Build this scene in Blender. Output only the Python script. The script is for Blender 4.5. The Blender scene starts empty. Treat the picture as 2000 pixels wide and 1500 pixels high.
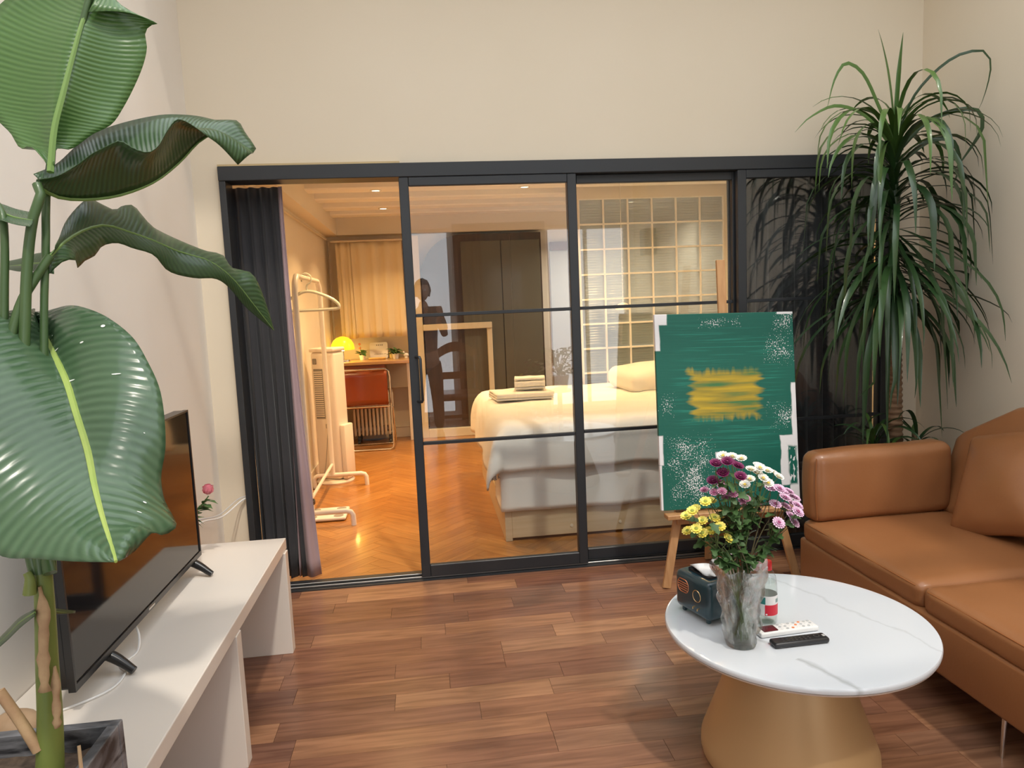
import bpy, bmesh, math, random
from mathutils import Vector, Matrix, Euler, noise
PI = math.pi
random.seed(7)
scene = bpy.context.scene
COL = scene.collection

# ------------------------------------------------------------------ camera
cam_d = bpy.data.cameras.new('camera')
cam = bpy.data.objects.new('camera', cam_d)
COL.objects.link(cam)
cam_d.sensor_fit = 'HORIZONTAL'
cam_d.sensor_width = 36.0
cam_d.lens = 1387.0 / 2000.0 * 36.0
cam_d.clip_start = 0.02
YAW, PITCH, ROLL = 0.116537, -0.110504, -0.043457
fwd = Vector((math.sin(YAW)*math.cos(PITCH), math.cos(YAW)*math.cos(PITCH), math.sin(PITCH)))
rgt = Vector((math.cos(YAW), -math.sin(YAW), 0))
up = rgt.cross(fwd)
r2 = rgt*math.cos(ROLL) + up*math.sin(ROLL)
u2 = -rgt*math.sin(ROLL) + up*math.cos(ROLL)
m = Matrix((r2, u2, -fwd)).transposed().to_4x4()
m.translation = Vector((0, -3.878, 1.5))
cam.matrix_world = m
scene.camera = cam

# ------------------------------------------------------------------ world, sun, exposure
world = bpy.data.worlds.new('sky_world')
scene.world = world
world.use_nodes = True
bgn = world.node_tree.nodes['Background']
bgn.inputs[0].default_value = (0.93, 0.965, 1.0, 1)
bgn.inputs[1].default_value = 2.9

def add_light(name, kind, loc, energy, color, direction=(0, 0, -1), **kw):
    d = bpy.data.lights.new(name, kind)
    d.energy = energy
    d.color = color
    for k, v in kw.items():
        setattr(d, k, v)
    o = bpy.data.objects.new(name, d)
    COL.objects.link(o)
    o.location = loc
    o.rotation_euler = Vector(direction).to_track_quat('-Z', 'Y').to_euler()
    return o

add_light('sun', 'SUN', (1, -4, 6), 1.6, (1.0, 0.92, 0.80), (-0.16, 0.46, -0.87), angle=math.radians(2.5))
# sampling portal in the skylight opening (emits nothing itself)
for nm, loc, dr_, sx_, sy_ in (('skylight_portal', (.85, -2.85, 3.78), (0, 0, -1), 3.8, 3.9), ('rear_window_portal', (-.30, -5.63, 1.3), (0, 1, 0), 1.36, 2.46), ('rear_window_portal', (2.2, -5.63, 1.3), (0, 1, 0), 1.16, 2.46)):
    portal = add_light(nm, 'AREA', loc, 1.0, (1, 1, 1), dr_, shape='RECTANGLE', size=sx_, size_y=sy_)
    portal.data.cycles.is_portal = True

scene.view_settings.view_transform = 'Standard'
scene.view_settings.look = 'None'
scene.view_settings.gamma = 1.0
scene.view_settings.use_curve_mapping = False
scene.view_settings.exposure = -0.02
scene.cycles.use_denoising = True
scene.cycles.max_bounces = 10
scene.cycles.diffuse_bounces = 5
scene.cycles.glossy_bounces = 5
scene.cycles.transmission_bounces = 10
scene.cycles.transparent_max_bounces = 16
scene.cycles.sample_clamp_indirect = 6.0
scene.cycles.caustics_reflective = False
scene.cycles.caustics_refractive = False

# ------------------------------------------------------------------ mesh helpers
def link(name, me, mat=None, parent=None):
    o = bpy.data.objects.new(name, me)
    COL.objects.link(o)
    if mat is not None and me is not None and not me.materials:
        me.materials.append(mat)
    if parent is not None:
        o.parent = parent
    return o

def obj(name, bm, mat=None, parent=None, smooth=False, loc=None, rot=None):
    me = bpy.data.meshes.new(name)
    bmesh.ops.recalc_face_normals(bm, faces=bm.faces[:])
    bm.to_mesh(me)
    bm.free()
    if smooth:
        me.polygons.foreach_set('use_smooth', [True]*len(me.polygons))
        if smooth != 'all':
            try:
                me.set_sharp_from_angle(angle=math.radians(38))
            except Exception:
                pass
    o = link(name, me, mat, parent)
    if loc is not None:
        o.location = loc
    if rot is not None:
        o.rotation_euler = rot
    return o

def tag(o, label=None, cat=None, group=None, kind=None):
    if label: o['label'] = label
    if cat: o['category'] = cat
    if group: o['group'] = group
    if kind: o['kind'] = kind
    return o

def thing(name, label, cat, loc=(0, 0, 0), rot=(0, 0, 0), group=None):
    o = bpy.data.objects.new(name, None)
    COL.objects.link(o)
    o.empty_display_size = 0.05
    o.location = loc
    o.rotation_euler = rot
    return tag(o, label, cat, group)

def NB():
    return bmesh.new()

def box(bm, x0, x1, y0, y1, z0, z1, bev=0.0, seg=1, mat=None):
    r = bmesh.ops.create_cube(bm, size=1.0)
    vs = r['verts']
    for v in vs:
        v.co = Vector(((x0+x1)/2 + v.co.x*(x1-x0), (y0+y1)/2 + v.co.y*(y1-y0), (z0+z1)/2 + v.co.z*(z1-z0)))
        if mat is not None:
            v.co = mat @ v.co
    if bev > 0:
        es = list({e for v in vs for e in v.link_edges})
        bmesh.ops.bevel(bm, geom=es, offset=bev, segments=seg, affect='EDGES', profile=0.5)
    return bm

def rbox(x0, x1, y0, y1, z0, z1, bev=0.004, seg=2):
    return box(NB(), x0, x1, y0, y1, z0, z1, bev, seg)

def catmull(pts, n):
    pts = [Vector(p) for p in pts]
    if len(pts) < 3:
        return [pts[0].lerp(pts[-1], i/(n-1)) for i in range(n)]
    L = [0]
    for a, b in zip(pts, pts[1:]):
        L.append(L[-1] + max((b-a).length, 1e-6))
    out = []
    k = 0
    for i in range(n):
        s = L[-1]*i/(n-1)
        while k < len(pts)-2 and s > L[k+1]:
            k += 1
        t = (s-L[k])/(L[k+1]-L[k])
        p1, p2 = pts[k], pts[k+1]
        d = L[k+1]-L[k]
        m1 = (p2 - pts[k-1])/(L[k+1]-L[k-1])*d if k > 0 else (p2-p1)
        m2 = (pts[k+2]-p1)/(L[k+2]-L[k])*d if k+2 < len(pts) else (p2-p1)
        out.append(p1*(2*t**3-3*t**2+1) + m1*(t**3-2*t**2+t) + p2*(-2*t**3+3*t**2) + m2*(t**3-t**2))
    return out

def tube(bm, pts, r, seg=8, n=None, cap=True, flat=1.0):
    """a tube along pts; r a number or a list spread along it"""
    P = catmull(pts, n) if n else [Vector(p) for p in pts]
    N = len(P)
    rs = r if isinstance(r, (list, tuple)) else [r]
    def rad(i):
        if len(rs) == 1: return rs[0]
        s = i/(N-1)*(len(rs)-1); a = min(int(s), len(rs)-2)
        return rs[a]+(rs[a+1]-rs[a])*(s-a)
    T = [(P[min(i+1, N-1)]-P[max(i-1, 0)]).normalized() for i in range(N)]
    ref = Vector((0, 0, 1)) if abs(T[0].z) < 0.9 else Vector((1, 0, 0))
    u = (ref - T[0]*ref.dot(T[0])).normalized()
    rings = []
    for i in range(N):
        u = (u - T[i]*u.dot(T[i])).normalized()
        w = T[i].cross(u)
        rr = rad(i)
        rings.append([bm.verts.new(P[i] + (u*math.cos(2*PI*k/seg)*flat + w*math.sin(2*PI*k/seg))*rr) for k in range(seg)])
    for a, b in zip(rings, rings[1:]):
        for k in range(seg):
            bm.faces.new((a[k], a[(k+1) % seg], b[(k+1) % seg], b[k]))
    if cap:
        bm.faces.new(rings[0][::-1])
        bm.faces.new(rings[-1])
    return bm

def lathe(bm, prof, seg=32, c=(0, 0, 0), cap=True):
    """prof: list of (radius, z)"""
    rings = []
    for r, z in prof:
        if r < 1e-6:
            rings.append([bm.verts.new((c[0], c[1], c[2]+z))])
        else:
            rings.append([bm.verts.new((c[0]+r*math.cos(2*PI*k/seg), c[1]+r*math.sin(2*PI*k/seg), c[2]+z)) for k in range(seg)])
    for a, b in zip(rings, rings[1:]):
        for k in range(seg):
            if len(a) == 1 and len(b) == 1: continue
            if len(a) == 1: bm.faces.new((a[0], b[(k+1) % seg], b[k]))
            elif len(b) == 1: bm.faces.new((a[k], a[(k+1) % seg], b[0]))
            else: bm.faces.new((a[k], a[(k+1) % seg], b[(k+1) % seg], b[k]))
    if cap and len(rings[0]) > 1: bm.faces.new(rings[0][::-1])
    if cap and len(rings[-1]) > 1: bm.faces.new(rings[-1])
    return bm

def prism(bm, poly, h0, h1, axis='z'):
    """extrude a 2-D polygon; axis is the extrusion axis, poly holds the two other coordinates in x,y,z order"""
    def P(a, b, h):
        return {'z': (a, b, h), 'y': (a, h, b), 'x': (h, a, b)}[axis]
    A = [bm.verts.new(P(a, b, h0)) for a, b in poly]
    B = [bm.verts.new(P(a, b, h1)) for a, b in poly]
    bm.faces.new(A[::-1]); bm.faces.new(B)
    n = len(poly)
    for i in range(n):
        bm.faces.new((A[i], A[(i+1) % n], B[(i+1) % n], B[i]))
    return bm

def grid(bm, f, nu, nv, uv=True):
    """surface from f(u,v), u,v in 0..1"""
    V = [[bm.verts.new(f(i/nu, j/nv)) for j in range(nv+1)] for i in range(nu+1)]
    lay = bm.loops.layers.uv.verify() if uv else None
    for i in range(nu):
        for j in range(nv):
            try:
                fc = bm.faces.new((V[i][j], V[i+1][j], V[i+1][j+1], V[i][j+1]))
            except ValueError:
                continue
            if uv:
                for l, (a, b) in zip(fc.loops, ((i, j), (i+1, j), (i+1, j+1), (i, j+1))):
                    l[lay].uv = (a/nu, b/nv)
    return bm

def solidify(o, t, offset=0.0):
    md = o.modifiers.new('thickness', 'SOLIDIFY')
    md.thickness = t
    md.offset = offset
    return o

def subsurf(o, lv=1):
    md = o.modifiers.new('smooth', 'SUBSURF')
    md.levels = lv
    md.render_levels = lv
    return o

def puff(sx, sy, sz, r, bulge=(0, 0, 0), n=14, wrinkle=0.0, wscale=6.0, seed=0):
    """a padded cushion: rounded box whose faces swell"""
    bm = NB()
    bmesh.ops.create_cube(bm, size=2.0)
    bmesh.ops.subdivide_edges(bm, edges=bm.edges[:], cuts=n, use_grid_fill=True)
    h = Vector((sx/2, sy/2, sz/2))
    off = Vector((seed*3.7, seed*1.3, seed*2.1))
    for v in bm.verts:
        c = v.co.copy()
        c = Vector([math.copysign(abs(a)**0.85, a) for a in c])
        p = Vector((c.x*h.x, c.y*h.y, c.z*h.z))
        q = Vector([max(-(h[i]-r), min(h[i]-r, p[i])) for i in range(3)])
        d = p-q
        nn = d.normalized() if d.length > 1e-9 else Vector((0, 0, 0))
        p = q + nn*r if d.length > 1e-9 else p
        w = Vector((1-c.x**2, 1-c.y**2, 1-c.z**2))
        p.x += math.copysign(bulge[0], c.x)*w.y*w.z*(abs(c.x) > .6)*min(1, (abs(c.x)-.6)/.35)
        p.y += math.copysign(bulge[1], c.y)*w.x*w.z*(abs(c.y) > .6)*min(1, (abs(c.y)-.6)/.35)
        p.z += math.copysign(bulge[2], c.z)*w.x*w.y*(abs(c.z) > .6)*min(1, (abs(c.z)-.6)/.35)
        if wrinkle:
            p += nn*wrinkle*noise.noise(p*wscale+off) if nn.length else Vector((0, 0, 0))
        v.co = p
    return bm

def copy_tree(o, parent=None):
    kids = list(o.children)
    c = o.copy()
    COL.objects.link(c)
    if parent is not None:
        c.parent = parent
    for k in kids:
        copy_tree(k, c)
    return c

# ------------------------------------------------------------------ material helpers
def mat(name, color=(.8, .8, .8), rough=.5, metal=0.0, var=None, vscale=8.0, vstretch=(1, 1, 1), bump=0.0, bscale=60.0,
        bstretch=(1, 1, 1), coat=0.0, spec=None, emit=None, estr=0.0, trans=0.0, ior=None, sss=0.0, sheen=0.0, coord='Object', rvar=0.0):
    m = bpy.data.materials.new(name)
    m.use_nodes = True
    nt = m.node_tree
    p = nt.nodes['Principled BSDF']
    p.inputs['Base Color'].default_value = (*color, 1)
    p.inputs['Roughness'].default_value = rough
    p.inputs['Metallic'].default_value = metal
    if coat: p.inputs['Coat Weight'].default_value = coat; p.inputs['Coat Roughness'].default_value = .08
    if spec is not None: p.inputs['Specular IOR Level'].default_value = spec
    if emit: p.inputs['Emission Color'].default_value = (*emit, 1); p.inputs['Emission Strength'].default_value = estr
    if trans: p.inputs['Transmission Weight'].default_value = trans
    if ior: p.inputs['IOR'].default_value = ior
    if sss: p.inputs['Subsurface Weight'].default_value = sss; p.inputs['Subsurface Radius'].default_value = (.02, .012, .008)
    if sheen: p.inputs['Sheen Weight'].default_value = sheen
    if var or bump or rvar:
        tc = nt.nodes.new('ShaderNodeTexCoord')
        def nz(scale, stretch, detail=4):
            mp = nt.nodes.new('ShaderNodeMapping')
            mp.inputs['Scale'].default_value = stretch
            nt.links.new(tc.outputs[coord], mp.inputs['Vector'])
            n = nt.nodes.new('ShaderNodeTexNoise')
            n.inputs['Scale'].default_value = scale
            n.inputs['Detail'].default_value = detail
            nt.links.new(mp.outputs[0], n.inputs['Vector'])
            return n
        if var:
            n = nz(vscale, vstretch)
            rp = nt.nodes.new('ShaderNodeValToRGB')
            rp.color_ramp.elements[0].position = .3
            rp.color_ramp.elements[1].position = .7
            rp.color_ramp.elements[0].color = (*color, 1)
            rp.color_ramp.elements[1].color = (*var, 1)
            nt.links.new(n.outputs['Fac'], rp.inputs['Fac'])
            nt.links.new(rp.outputs['Color'], p.inputs['Base Color'])
        if rvar:
            n = nz(3.0, (1, 1, 1), 5)
            mr = nt.nodes.new('ShaderNodeMapRange')
            mr.inputs['To Min'].default_value = rough-rvar
            mr.inputs['To Max'].default_value = rough+rvar
            nt.links.new(n.outputs['Fac'], mr.inputs['Value'])
            nt.links.new(mr.outputs[0], p.inputs['Roughness'])
        if bump:
            n = nz(bscale, bstretch)
            b = nt.nodes.new('ShaderNodeBump')
            b.inputs['Strength'].default_value = bump
            b.inputs['Distance'].default_value = .004
            nt.links.new(n.outputs['Fac'], b.inputs['Height'])
            nt.links.new(b.outputs[0], p.inputs['Normal'])
    return m

def nodes(m):
    return m.node_tree.nodes, m.node_tree.links, m.node_tree.nodes['Principled BSDF']

def wood_pieces(name, cols, rough, grain=(2.2, 26, 8), coat=.25, bump=.12, gdark=(.62, .58, .56)):
    """wood whose tone differs from piece to piece (each piece is its own object)"""
    m = mat(name, cols[0], rough, coat=coat)
    N, L, p = nodes(m)
    oi = N.new('ShaderNodeObjectInfo')
    tc = N.new('ShaderNodeTexCoord')
    ad = N.new('ShaderNodeVectorMath'); ad.operation = 'MULTIPLY_ADD'
    ad.inputs[1].default_value = (1, 1, 1)
    cmb = N.new('ShaderNodeCombineXYZ')
    mu = N.new('ShaderNodeMath'); mu.operation = 'MULTIPLY'; mu.inputs[1].default_value = 37.0
    L.new(oi.outputs['Random'], mu.inputs[0])
    L.new(mu.outputs[0], cmb.inputs[0]); L.new(mu.outputs[0], cmb.inputs[1]); L.new(mu.outputs[0], cmb.inputs[2])
    L.new(tc.outputs['Object'], ad.inputs[0]); L.new(cmb.outputs[0], ad.inputs[2])
    mp = N.new('ShaderNodeMapping'); mp.inputs['Scale'].default_value = grain
    L.new(ad.outputs[0], mp.inputs['Vector'])
    n1 = N.new('ShaderNodeTexNoise'); n1.inputs['Scale'].default_value = 1.6; n1.inputs['Detail'].default_value = 6; n1.inputs['Distortion'].default_value = .6
    L.new(mp.outputs[0], n1.inputs['Vector'])
    rp = N.new('ShaderNodeValToRGB')
    els = rp.color_ramp.elements
    els[0].position = 0; els[0].color = (*cols[0], 1)
    els[1].position = 1; els[1].color = (*cols[-1], 1)
    for i, c in enumerate(cols[1:-1]):
        e = els.new((i+1)/(len(cols)-1)); e.color = (*c, 1)
    L.new(oi.outputs['Random'], rp.inputs['Fac'])
    gr = N.new('ShaderNodeValToRGB')
    gr.color_ramp.elements[0].position = .28; gr.color_ramp.elements[0].color = (*gdark, 1)
    gr.color_ramp.elements[1].position = .66; gr.color_ramp.elements[1].color = (1.12, 1.1, 1.08, 1)
    L.new(n1.outputs['Fac'], gr.inputs['Fac'])
    mx = N.new('ShaderNodeMix'); mx.data_type = 'RGBA'; mx.blend_type = 'MULTIPLY'; mx.inputs['Factor'].default_value = 1
    L.new(rp.outputs['Color'], mx.inputs['A']); L.new(gr.outputs['Color'], mx.inputs['B'])
    L.new(mx.outputs['Result'], p.inputs['Base Color'])
    b = N.new('ShaderNodeBump'); b.inputs['Strength'].default_value = bump; b.inputs['Distance'].default_value = .002
    L.new(n1.outputs['Fac'], b.inputs['Height']); L.new(b.outputs[0], p.inputs['Normal'])
    return m

def thin_glass(name, tint=(.97, .985, .98), rough=0.0, ior=1.6):
    m = bpy.data.materials.new(name)
    m.use_nodes = True
    nt = m.node_tree
    nt.nodes.remove(nt.nodes['Principled BSDF'])
    out = nt.nodes['Material Output']
    t = nt.nodes.new('ShaderNodeBsdfTransparent'); t.inputs[0].default_value = (*tint, 1)
    g = nt.nodes.new('ShaderNodeBsdfGlossy'); g.inputs['Roughness'].default_value = rough
    ge = nt.nodes.new('ShaderNodeNewGeometry')
    dt = nt.nodes.new('ShaderNodeVectorMath'); dt.operation = 'DOT_PRODUCT'
    nt.links.new(ge.outputs['Normal'], dt.inputs[0]); nt.links.new(ge.outputs['Incoming'], dt.inputs[1])
    def mth(op, a, b=None):
        n = nt.nodes.new('ShaderNodeMath'); n.operation = op
        for i, v in enumerate((a, b)):
            if v is None: continue
            if isinstance(v, (int, float)): n.inputs[i].default_value = v
            else: nt.links.new(v, n.inputs[i])
        return n.outputs[0]
    c = mth('ABSOLUTE', dt.outputs['Value'])
    f0 = ((ior-1)/(ior+1))**2
    pw = mth('POWER', mth('SUBTRACT', 1.0, c), 5.0)
    f = mth('ADD', mth('MULTIPLY', pw, 1-f0), f0)      # Schlick's Fresnel term, the same from both sides of the pane
    mx = nt.nodes.new('ShaderNodeMixShader')
    nt.links.new(f, mx.inputs[0]); nt.links.new(t.outputs[0], mx.inputs[1]); nt.links.new(g.outputs[0], mx.inputs[2])
    nt.links.new(mx.outputs[0], out.inputs['Surface'])
    return m

def emitter(name, color, strength):
    m = bpy.data.materials.new(name)
    m.use_nodes = True
    nt = m.node_tree
    nt.nodes.remove(nt.nodes['Principled BSDF'])
    e = nt.nodes.new('ShaderNodeEmission'); e.inputs[0].default_value = (*color, 1); e.inputs[1].default_value = strength
    nt.links.new(e.outputs[0], nt.nodes['Material Output'].inputs['Surface'])
    return m

def leaf_mat(name, col, col2, freq=34, rough=.32, trans=.18, bump=.35, skew=.1):
    m = mat(name, col, rough, coat=.15)
    N, L, p = nodes(m)
    uv = N.new('ShaderNodeTexCoord')
    sp = N.new('ShaderNodeSeparateXYZ'); L.new(uv.outputs['UV'], sp.inputs[0])
    # veins run outward from the midrib and a little forward
    ab = N.new('ShaderNodeMath'); ab.operation = 'SUBTRACT'; ab.inputs[1].default_value = .5; L.new(sp.outputs[1], ab.inputs[0])
    a2 = N.new('ShaderNodeMath'); a2.operation = 'ABSOLUTE'; L.new(ab.outputs[0], a2.inputs[0])
    sk = N.new('ShaderNodeMath'); sk.operation = 'MULTIPLY_ADD'; sk.inputs[1].default_value = -.16; L.new(a2.outputs[0], sk.inputs[0]); L.new(sp.outputs[0], sk.inputs[2])
    fr = N.new('ShaderNodeMath'); fr.operation = 'MULTIPLY'; fr.inputs[1].default_value = freq*2*PI; L.new(sk.outputs[0], fr.inputs[0])
    sn = N.new('ShaderNodeMath'); sn.operation = 'SINE'; L.new(fr.outputs[0], sn.inputs[0])
    nz = N.new('ShaderNodeTexNoise'); nz.inputs['Scale'].default_value = 7; L.new(uv.outputs['UV'], nz.inputs['Vector'])
    ml = N.new('ShaderNodeMath'); ml.operation = 'MULTIPLY'; L.new(sn.outputs[0], ml.inputs[0]); L.new(nz.outputs['Fac'], ml.inputs[1])
    mr = N.new('ShaderNodeMapRange'); mr.inputs['From Min'].default_value = -.6; mr.inputs['From Max'].default_value = .6; L.new(ml.outputs[0], mr.inputs['Value'])
    mx = N.new('ShaderNodeMix'); mx.data_type = 'RGBA'
    mx.inputs['A'].default_value = (*col, 1); mx.inputs['B'].default_value = (*col2, 1)
    L.new(mr.outputs[0], mx.inputs['Factor'])
    L.new(mx.outputs['Result'], p.inputs['Base Color'])
    if bump:
        b = N.new('ShaderNodeBump'); b.inputs['Strength'].default_value = bump; b.inputs['Distance'].default_value = .003
        L.new(ml.outputs[0], b.inputs['Height']); L.new(b.outputs[0], p.inputs['Normal'])
    if trans:
        tr = N.new('ShaderNodeBsdfTranslucent'); tr.inputs[0].default_value = (col2[0]*1.6, col2[1]*1.7, col2[2]*.8, 1)
        ms = N.new('ShaderNodeMixShader'); ms.inputs[0].default_value = trans
        L.new(p.outputs[0], ms.inputs[1]); L.new(tr.outputs[0], ms.inputs[2])
        L.new(ms.outputs[0], N['Material Output'].inputs['Surface'])
    return m

# ------------------------------------------------------------------ materials
def plaster(name, c, c2, bump=.05):
    return mat(name, c, .75, var=c2, vscale=1.3, bump=bump, bscale=14, coord='Object')
M_wall = plaster('cream_plaster', (.735, .645, .50), (.755, .665, .525))
M_wall_l = plaster('patched_plaster', (.88, .84, .785), (.82, .77, .70), .08)
M_wall_b = plaster('warm_white_plaster', (.80, .74, .63), (.76, .69, .57))
M_ceil = plaster('white_ceiling_paint', (.86, .84, .80), (.84, .81, .77))
M_white = mat('white_paint', (.82, .81, .79), .45)
M_black = mat('black_powder_coat', (.022, .025, .029), .42, bump=.03, bscale=300)
M_track = mat('brushed_aluminium', (.30, .29, .28), .38, 1.0)
M_glass = thin_glass('clear_pane', (.965, .975, .97), 0.0, 1.75)
M_plank = wood_pieces('walnut_plank', [(.180, .082, .054), (.31, .155, .085), (.140, .068, .052), (.36, .190, .105), (.20, .094, .062), (.265, .128, .070)], .24, grain=(2.0, 22, 8), coat=.0)
M_plank_sub = mat('plank_joint', (.05, .025, .018), .6)
M_parq = wood_pieces('honey_parquet', [(.40, .18, .048), (.46, .215, .06), (.37, .16, .042), (.43, .195, .053)], .28, grain=(2.4, 20, 8), coat=.2, gdark=(.78, .74, .70))
M_parq_sub = mat('parquet_joint', (.20, .085, .025), .5)
M_base = mat('cream_skirting', (.78, .72, .62), .4)

XL, XR = -1.14, 2.872           # side walls of the living room
YB = -5.6                       # the wall behind the photographer
ZC = 3.75
BXL, BXR, BYF = -1.075, 2.85, 4.56   # bedroom walls

# ------------------------------------------------------------------ room shell
def struct(name, bm, m, parent=None, **k):
    o = obj(name, bm, m, parent, **k)
    if parent is None: o['kind'] = 'structure'
    return o

# floor: slab plus planks laid along the glazed wall
floor = struct('floor', box(NB(), XL-.1, XR+.1, YB-.1, .03, -.12, -.009), M_plank_sub)
PW = 0.118
plank_meshes = {}
def plank_mesh(L, W=PW):
    k = (round(L, 3), round(W, 3))
    if k not in plank_meshes:
        bm = box(NB(), -L/2+.0006, L/2-.0006, -W/2+.0005, W/2-.0005, -.009, 0)
        me = bpy.data.meshes.new('plank'); bm.to_mesh(me); bm.free(); me.materials.append(M_plank)
        plank_meshes[k] = me
    return plank_meshes[k]
rp = random.Random(11)
row = 0
y = -0.012
while y > -2.95:
    x = XL - rp.uniform(0, .6)
    while x < XR:
        L = rp.choice((.46, .58, .61, .61, .66, .74, .9))
        x0, x1 = max(x, XL+.001), min(x+L, XR-.001)
        if x1 - x0 > .03:
            me = plank_mesh(round(x1-x0, 3))
            o = link('plank', me, None, floor)
            o.location = ((x0+x1)/2, y-PW/2, 0)
        x += L
    y -= PW
bm = NB()
while y > YB+.02:
    x = XL + .001
    while x < XR - .02:
        L = min(rp.uniform(.45, .9), XR-.001-x)
        box(bm, x+.0006, x+L-.0006, max(y-PW, YB)+.0005, y-.0005, -.009, 0)
        x += L
    y -= PW
tag(obj('planks_behind', bm, M_plank, floor), kind='stuff')

# living-room walls
struct('wall_left', box(NB(), XL-.15, XL, YB-.1, 0, 0, ZC), M_wall_l)
struct('wall_right', box(NB(), XR, XR+.15, YB-.1, 0, 0, ZC), M_wall)
bm = NB()
WIN = ((-.98, .38, 'window_2'), (1.62, 2.78, 'window_3'))
box(bm, XL-.15, -.98, YB-.15, YB, 0, ZC); box(bm, .38, 1.62, YB-.15, YB, 0, ZC); box(bm, 2.78, XR+.15, YB-.15, YB, 0, ZC)
for a, b, nm in WIN:
    box(bm, a, b, YB-.15, YB, 2.53, ZC); box(bm, a, b, YB-.15, YB, 0, .07)
struct('wall_rear', bm, M_ceil)
for a, b, nm in WIN:
    w_ = struct(nm, box(NB(), a, b, YB-.09, YB-.04, 2.48, 2.53), M_white)
    obj('window_frame', box(NB(), a, b, YB-.09, YB-.04, .07, .12), M_white, w_)
    for x in (a, (a+b)/2-.025, b-.05):
        obj('window_frame', box(NB(), x, x+.05, YB-.09, YB-.04, .12, 2.48), M_white, w_)
HDR = 2.262
bm = NB()
box(bm, XL-.15, XR+.15, 0.0, .14, HDR, ZC)
box(bm, XL-.15, -1.006, 0.0, .14, 0, HDR)
box(bm, 2.70, XR+.15, 0.0, .14, 0, HDR)
struct('wall_back', bm, M_wall)
# ceiling with a long roof-light
bm = NB()
SX0, SX1, SY0, SY1 = -1.05, 2.75, -4.8, -.9
box(bm, XL-.15, SX0, YB-.15, .14, ZC, ZC+.12)
box(bm, SX1, XR+.15, YB-.15, .14, ZC, ZC+.12)
box(bm, SX0, SX1, SY1, .14, ZC, ZC+.12)
box(bm, SX0, SX1, YB-.15, SY0, ZC, ZC+.12)
struct('ceiling', bm, M_ceil)
ww = struct('window_1', box(NB(), SX0, SX0+.05, SY0, SY1, ZC+.12, ZC+.18), M_black)
for k in range(1, 5):
    yy = SY0 + (SY1-SY0)*k/5
    obj('glazing_bar', box(NB(), SX0, SX1, yy-.025, yy+.025, ZC+.12, ZC+.18), M_black, ww)
obj('glazing_bar', box(NB(), SX1-.05, SX1, SY0, SY1, ZC+.12, ZC+.18), M_black, ww)
obj('glazing_bar', box(NB(), .82, .88, SY0, SY1, ZC+.12, ZC+.18), M_black, ww)

# ------------------------------------------------------------------ black sliding glass doors
t1 = struct('trim_1', box(NB(), -1.005, 2.70, -.035, .11, 2.19, HDR, .003), M_black)
obj('jamb', rbox(-1.005, -.972, -.03, .11, 0, 2.19, .003), M_black, t1)
obj('jamb', rbox(2.672, 2.70, -.03, .11, 0, 2.19, .003), M_black, t1)
obj('timber_strip', box(NB(), -1.005, -.09, -.03, .0, HDR, HDR+.010), mat('raw_timber', (.55, .42, .22), .6), t1)
tr = struct('trim_2', box(NB(), -.972, 2.672, -.045, .11, 0.0, .006), M_black)
for yy in (-.020, .028):
    obj('track_rail', rbox(-.972, 2.672, yy, yy+.005, .006, .018, .002, 1), M_track, tr)

def slide_door(name, x0, x1, y, handle=False, muntins=(.77, 1.466), z0=.02, st=.05):
    """one black framed sliding leaf standing on the track"""
    f = NB()
    z1 = 2.188
    box(f, x0, x0+st, y-.017, y+.017, z0, z1, .003)
    d = struct(name, f, M_black)
    obj('stile', box(NB(), x1-st, x1, y-.017, y+.017, z0, z1, .003), M_black, d)
    obj('top_rail', box(NB(), x0+st, x1-st, y-.017, y+.017, z1-.045, z1, .003), M_black, d)
    obj('bottom_rail', box(NB(), x0+st, x1-st, y-.017, y+.017, z0, z0+.065, .003), M_black, d)
    for zz in muntins:
        obj('muntin', box(NB(), x0+st, x1-st, y-.012, y+.012, zz-.009, zz+.009, .002), M_black, d)
    zs = [z0+.065] + [v for zz in muntins for v in (zz-.009, zz+.009)] + [z1-.045]
    for a, b in zip(zs[::2], zs[1::2]):
        obj('pane', box(NB(), x0+st, x1-st, y-.003, y+.003, a, b), M_glass, d)
    if handle:
        h = NB()
        hx = x0+.034
        tube(h, [(hx, y-.012, 1.245), (hx+.022, y-.048, 1.245), (hx+.026, y-.054, 1.236), (hx+.026, y-.054, 1.014), (hx+.022, y-.048, 1.005), (hx, y-.012, 1.005)], .008, 8)
        obj('handle', h, M_black, d, smooth=True)
    return d
slide_door('door_1', -.100, .845, -.018, True)
slide_door('door_2', .800, 1.800, .030, st=.055)
slide_door('door_3', 1.755, 2.672, -.018, muntins=(.77, 1.466))

# ------------------------------------------------------------------ bedroom shell
bf = struct('floor_bedroom', box(NB(), BXL-.1, BXR+.1, .03, BYF+.1, -.12, -.009), M_parq_sub)
Lh, Wh = .45, .09
nh = 5
bm = box(NB(), -Lh/2+.0007, Lh/2-.0007, -Wh/2+.0007, Wh/2-.0007, -.009, 0)
me_h = bpy.data.meshes.new('parquet_block'); bm.to_mesh(me_h); bm.free(); me_h.materials.append(M_parq)
blocks = []
c45 = math.cos(PI/4)
for i in range(-70, 71):
    for j in range(-8, 9):
        for kind in (0, 1):
            if kind == 0: cx, cy, a = (i+2*nh*j)*Wh+Lh/2, i*Wh+Wh/2, 0
            else: cx, cy, a = i*Wh+Wh/2, (i-2*nh+1+2*nh*j)*Wh+Lh/2, PI/2
            X = (cx-cy)*c45 + .6; Y = (cx+cy)*c45 + 1.2
            if BXL+.02 < X < BXR-.02 and -.15 < Y < BYF-.02:
                blocks.append((X, Y, a+PI/4))
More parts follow.
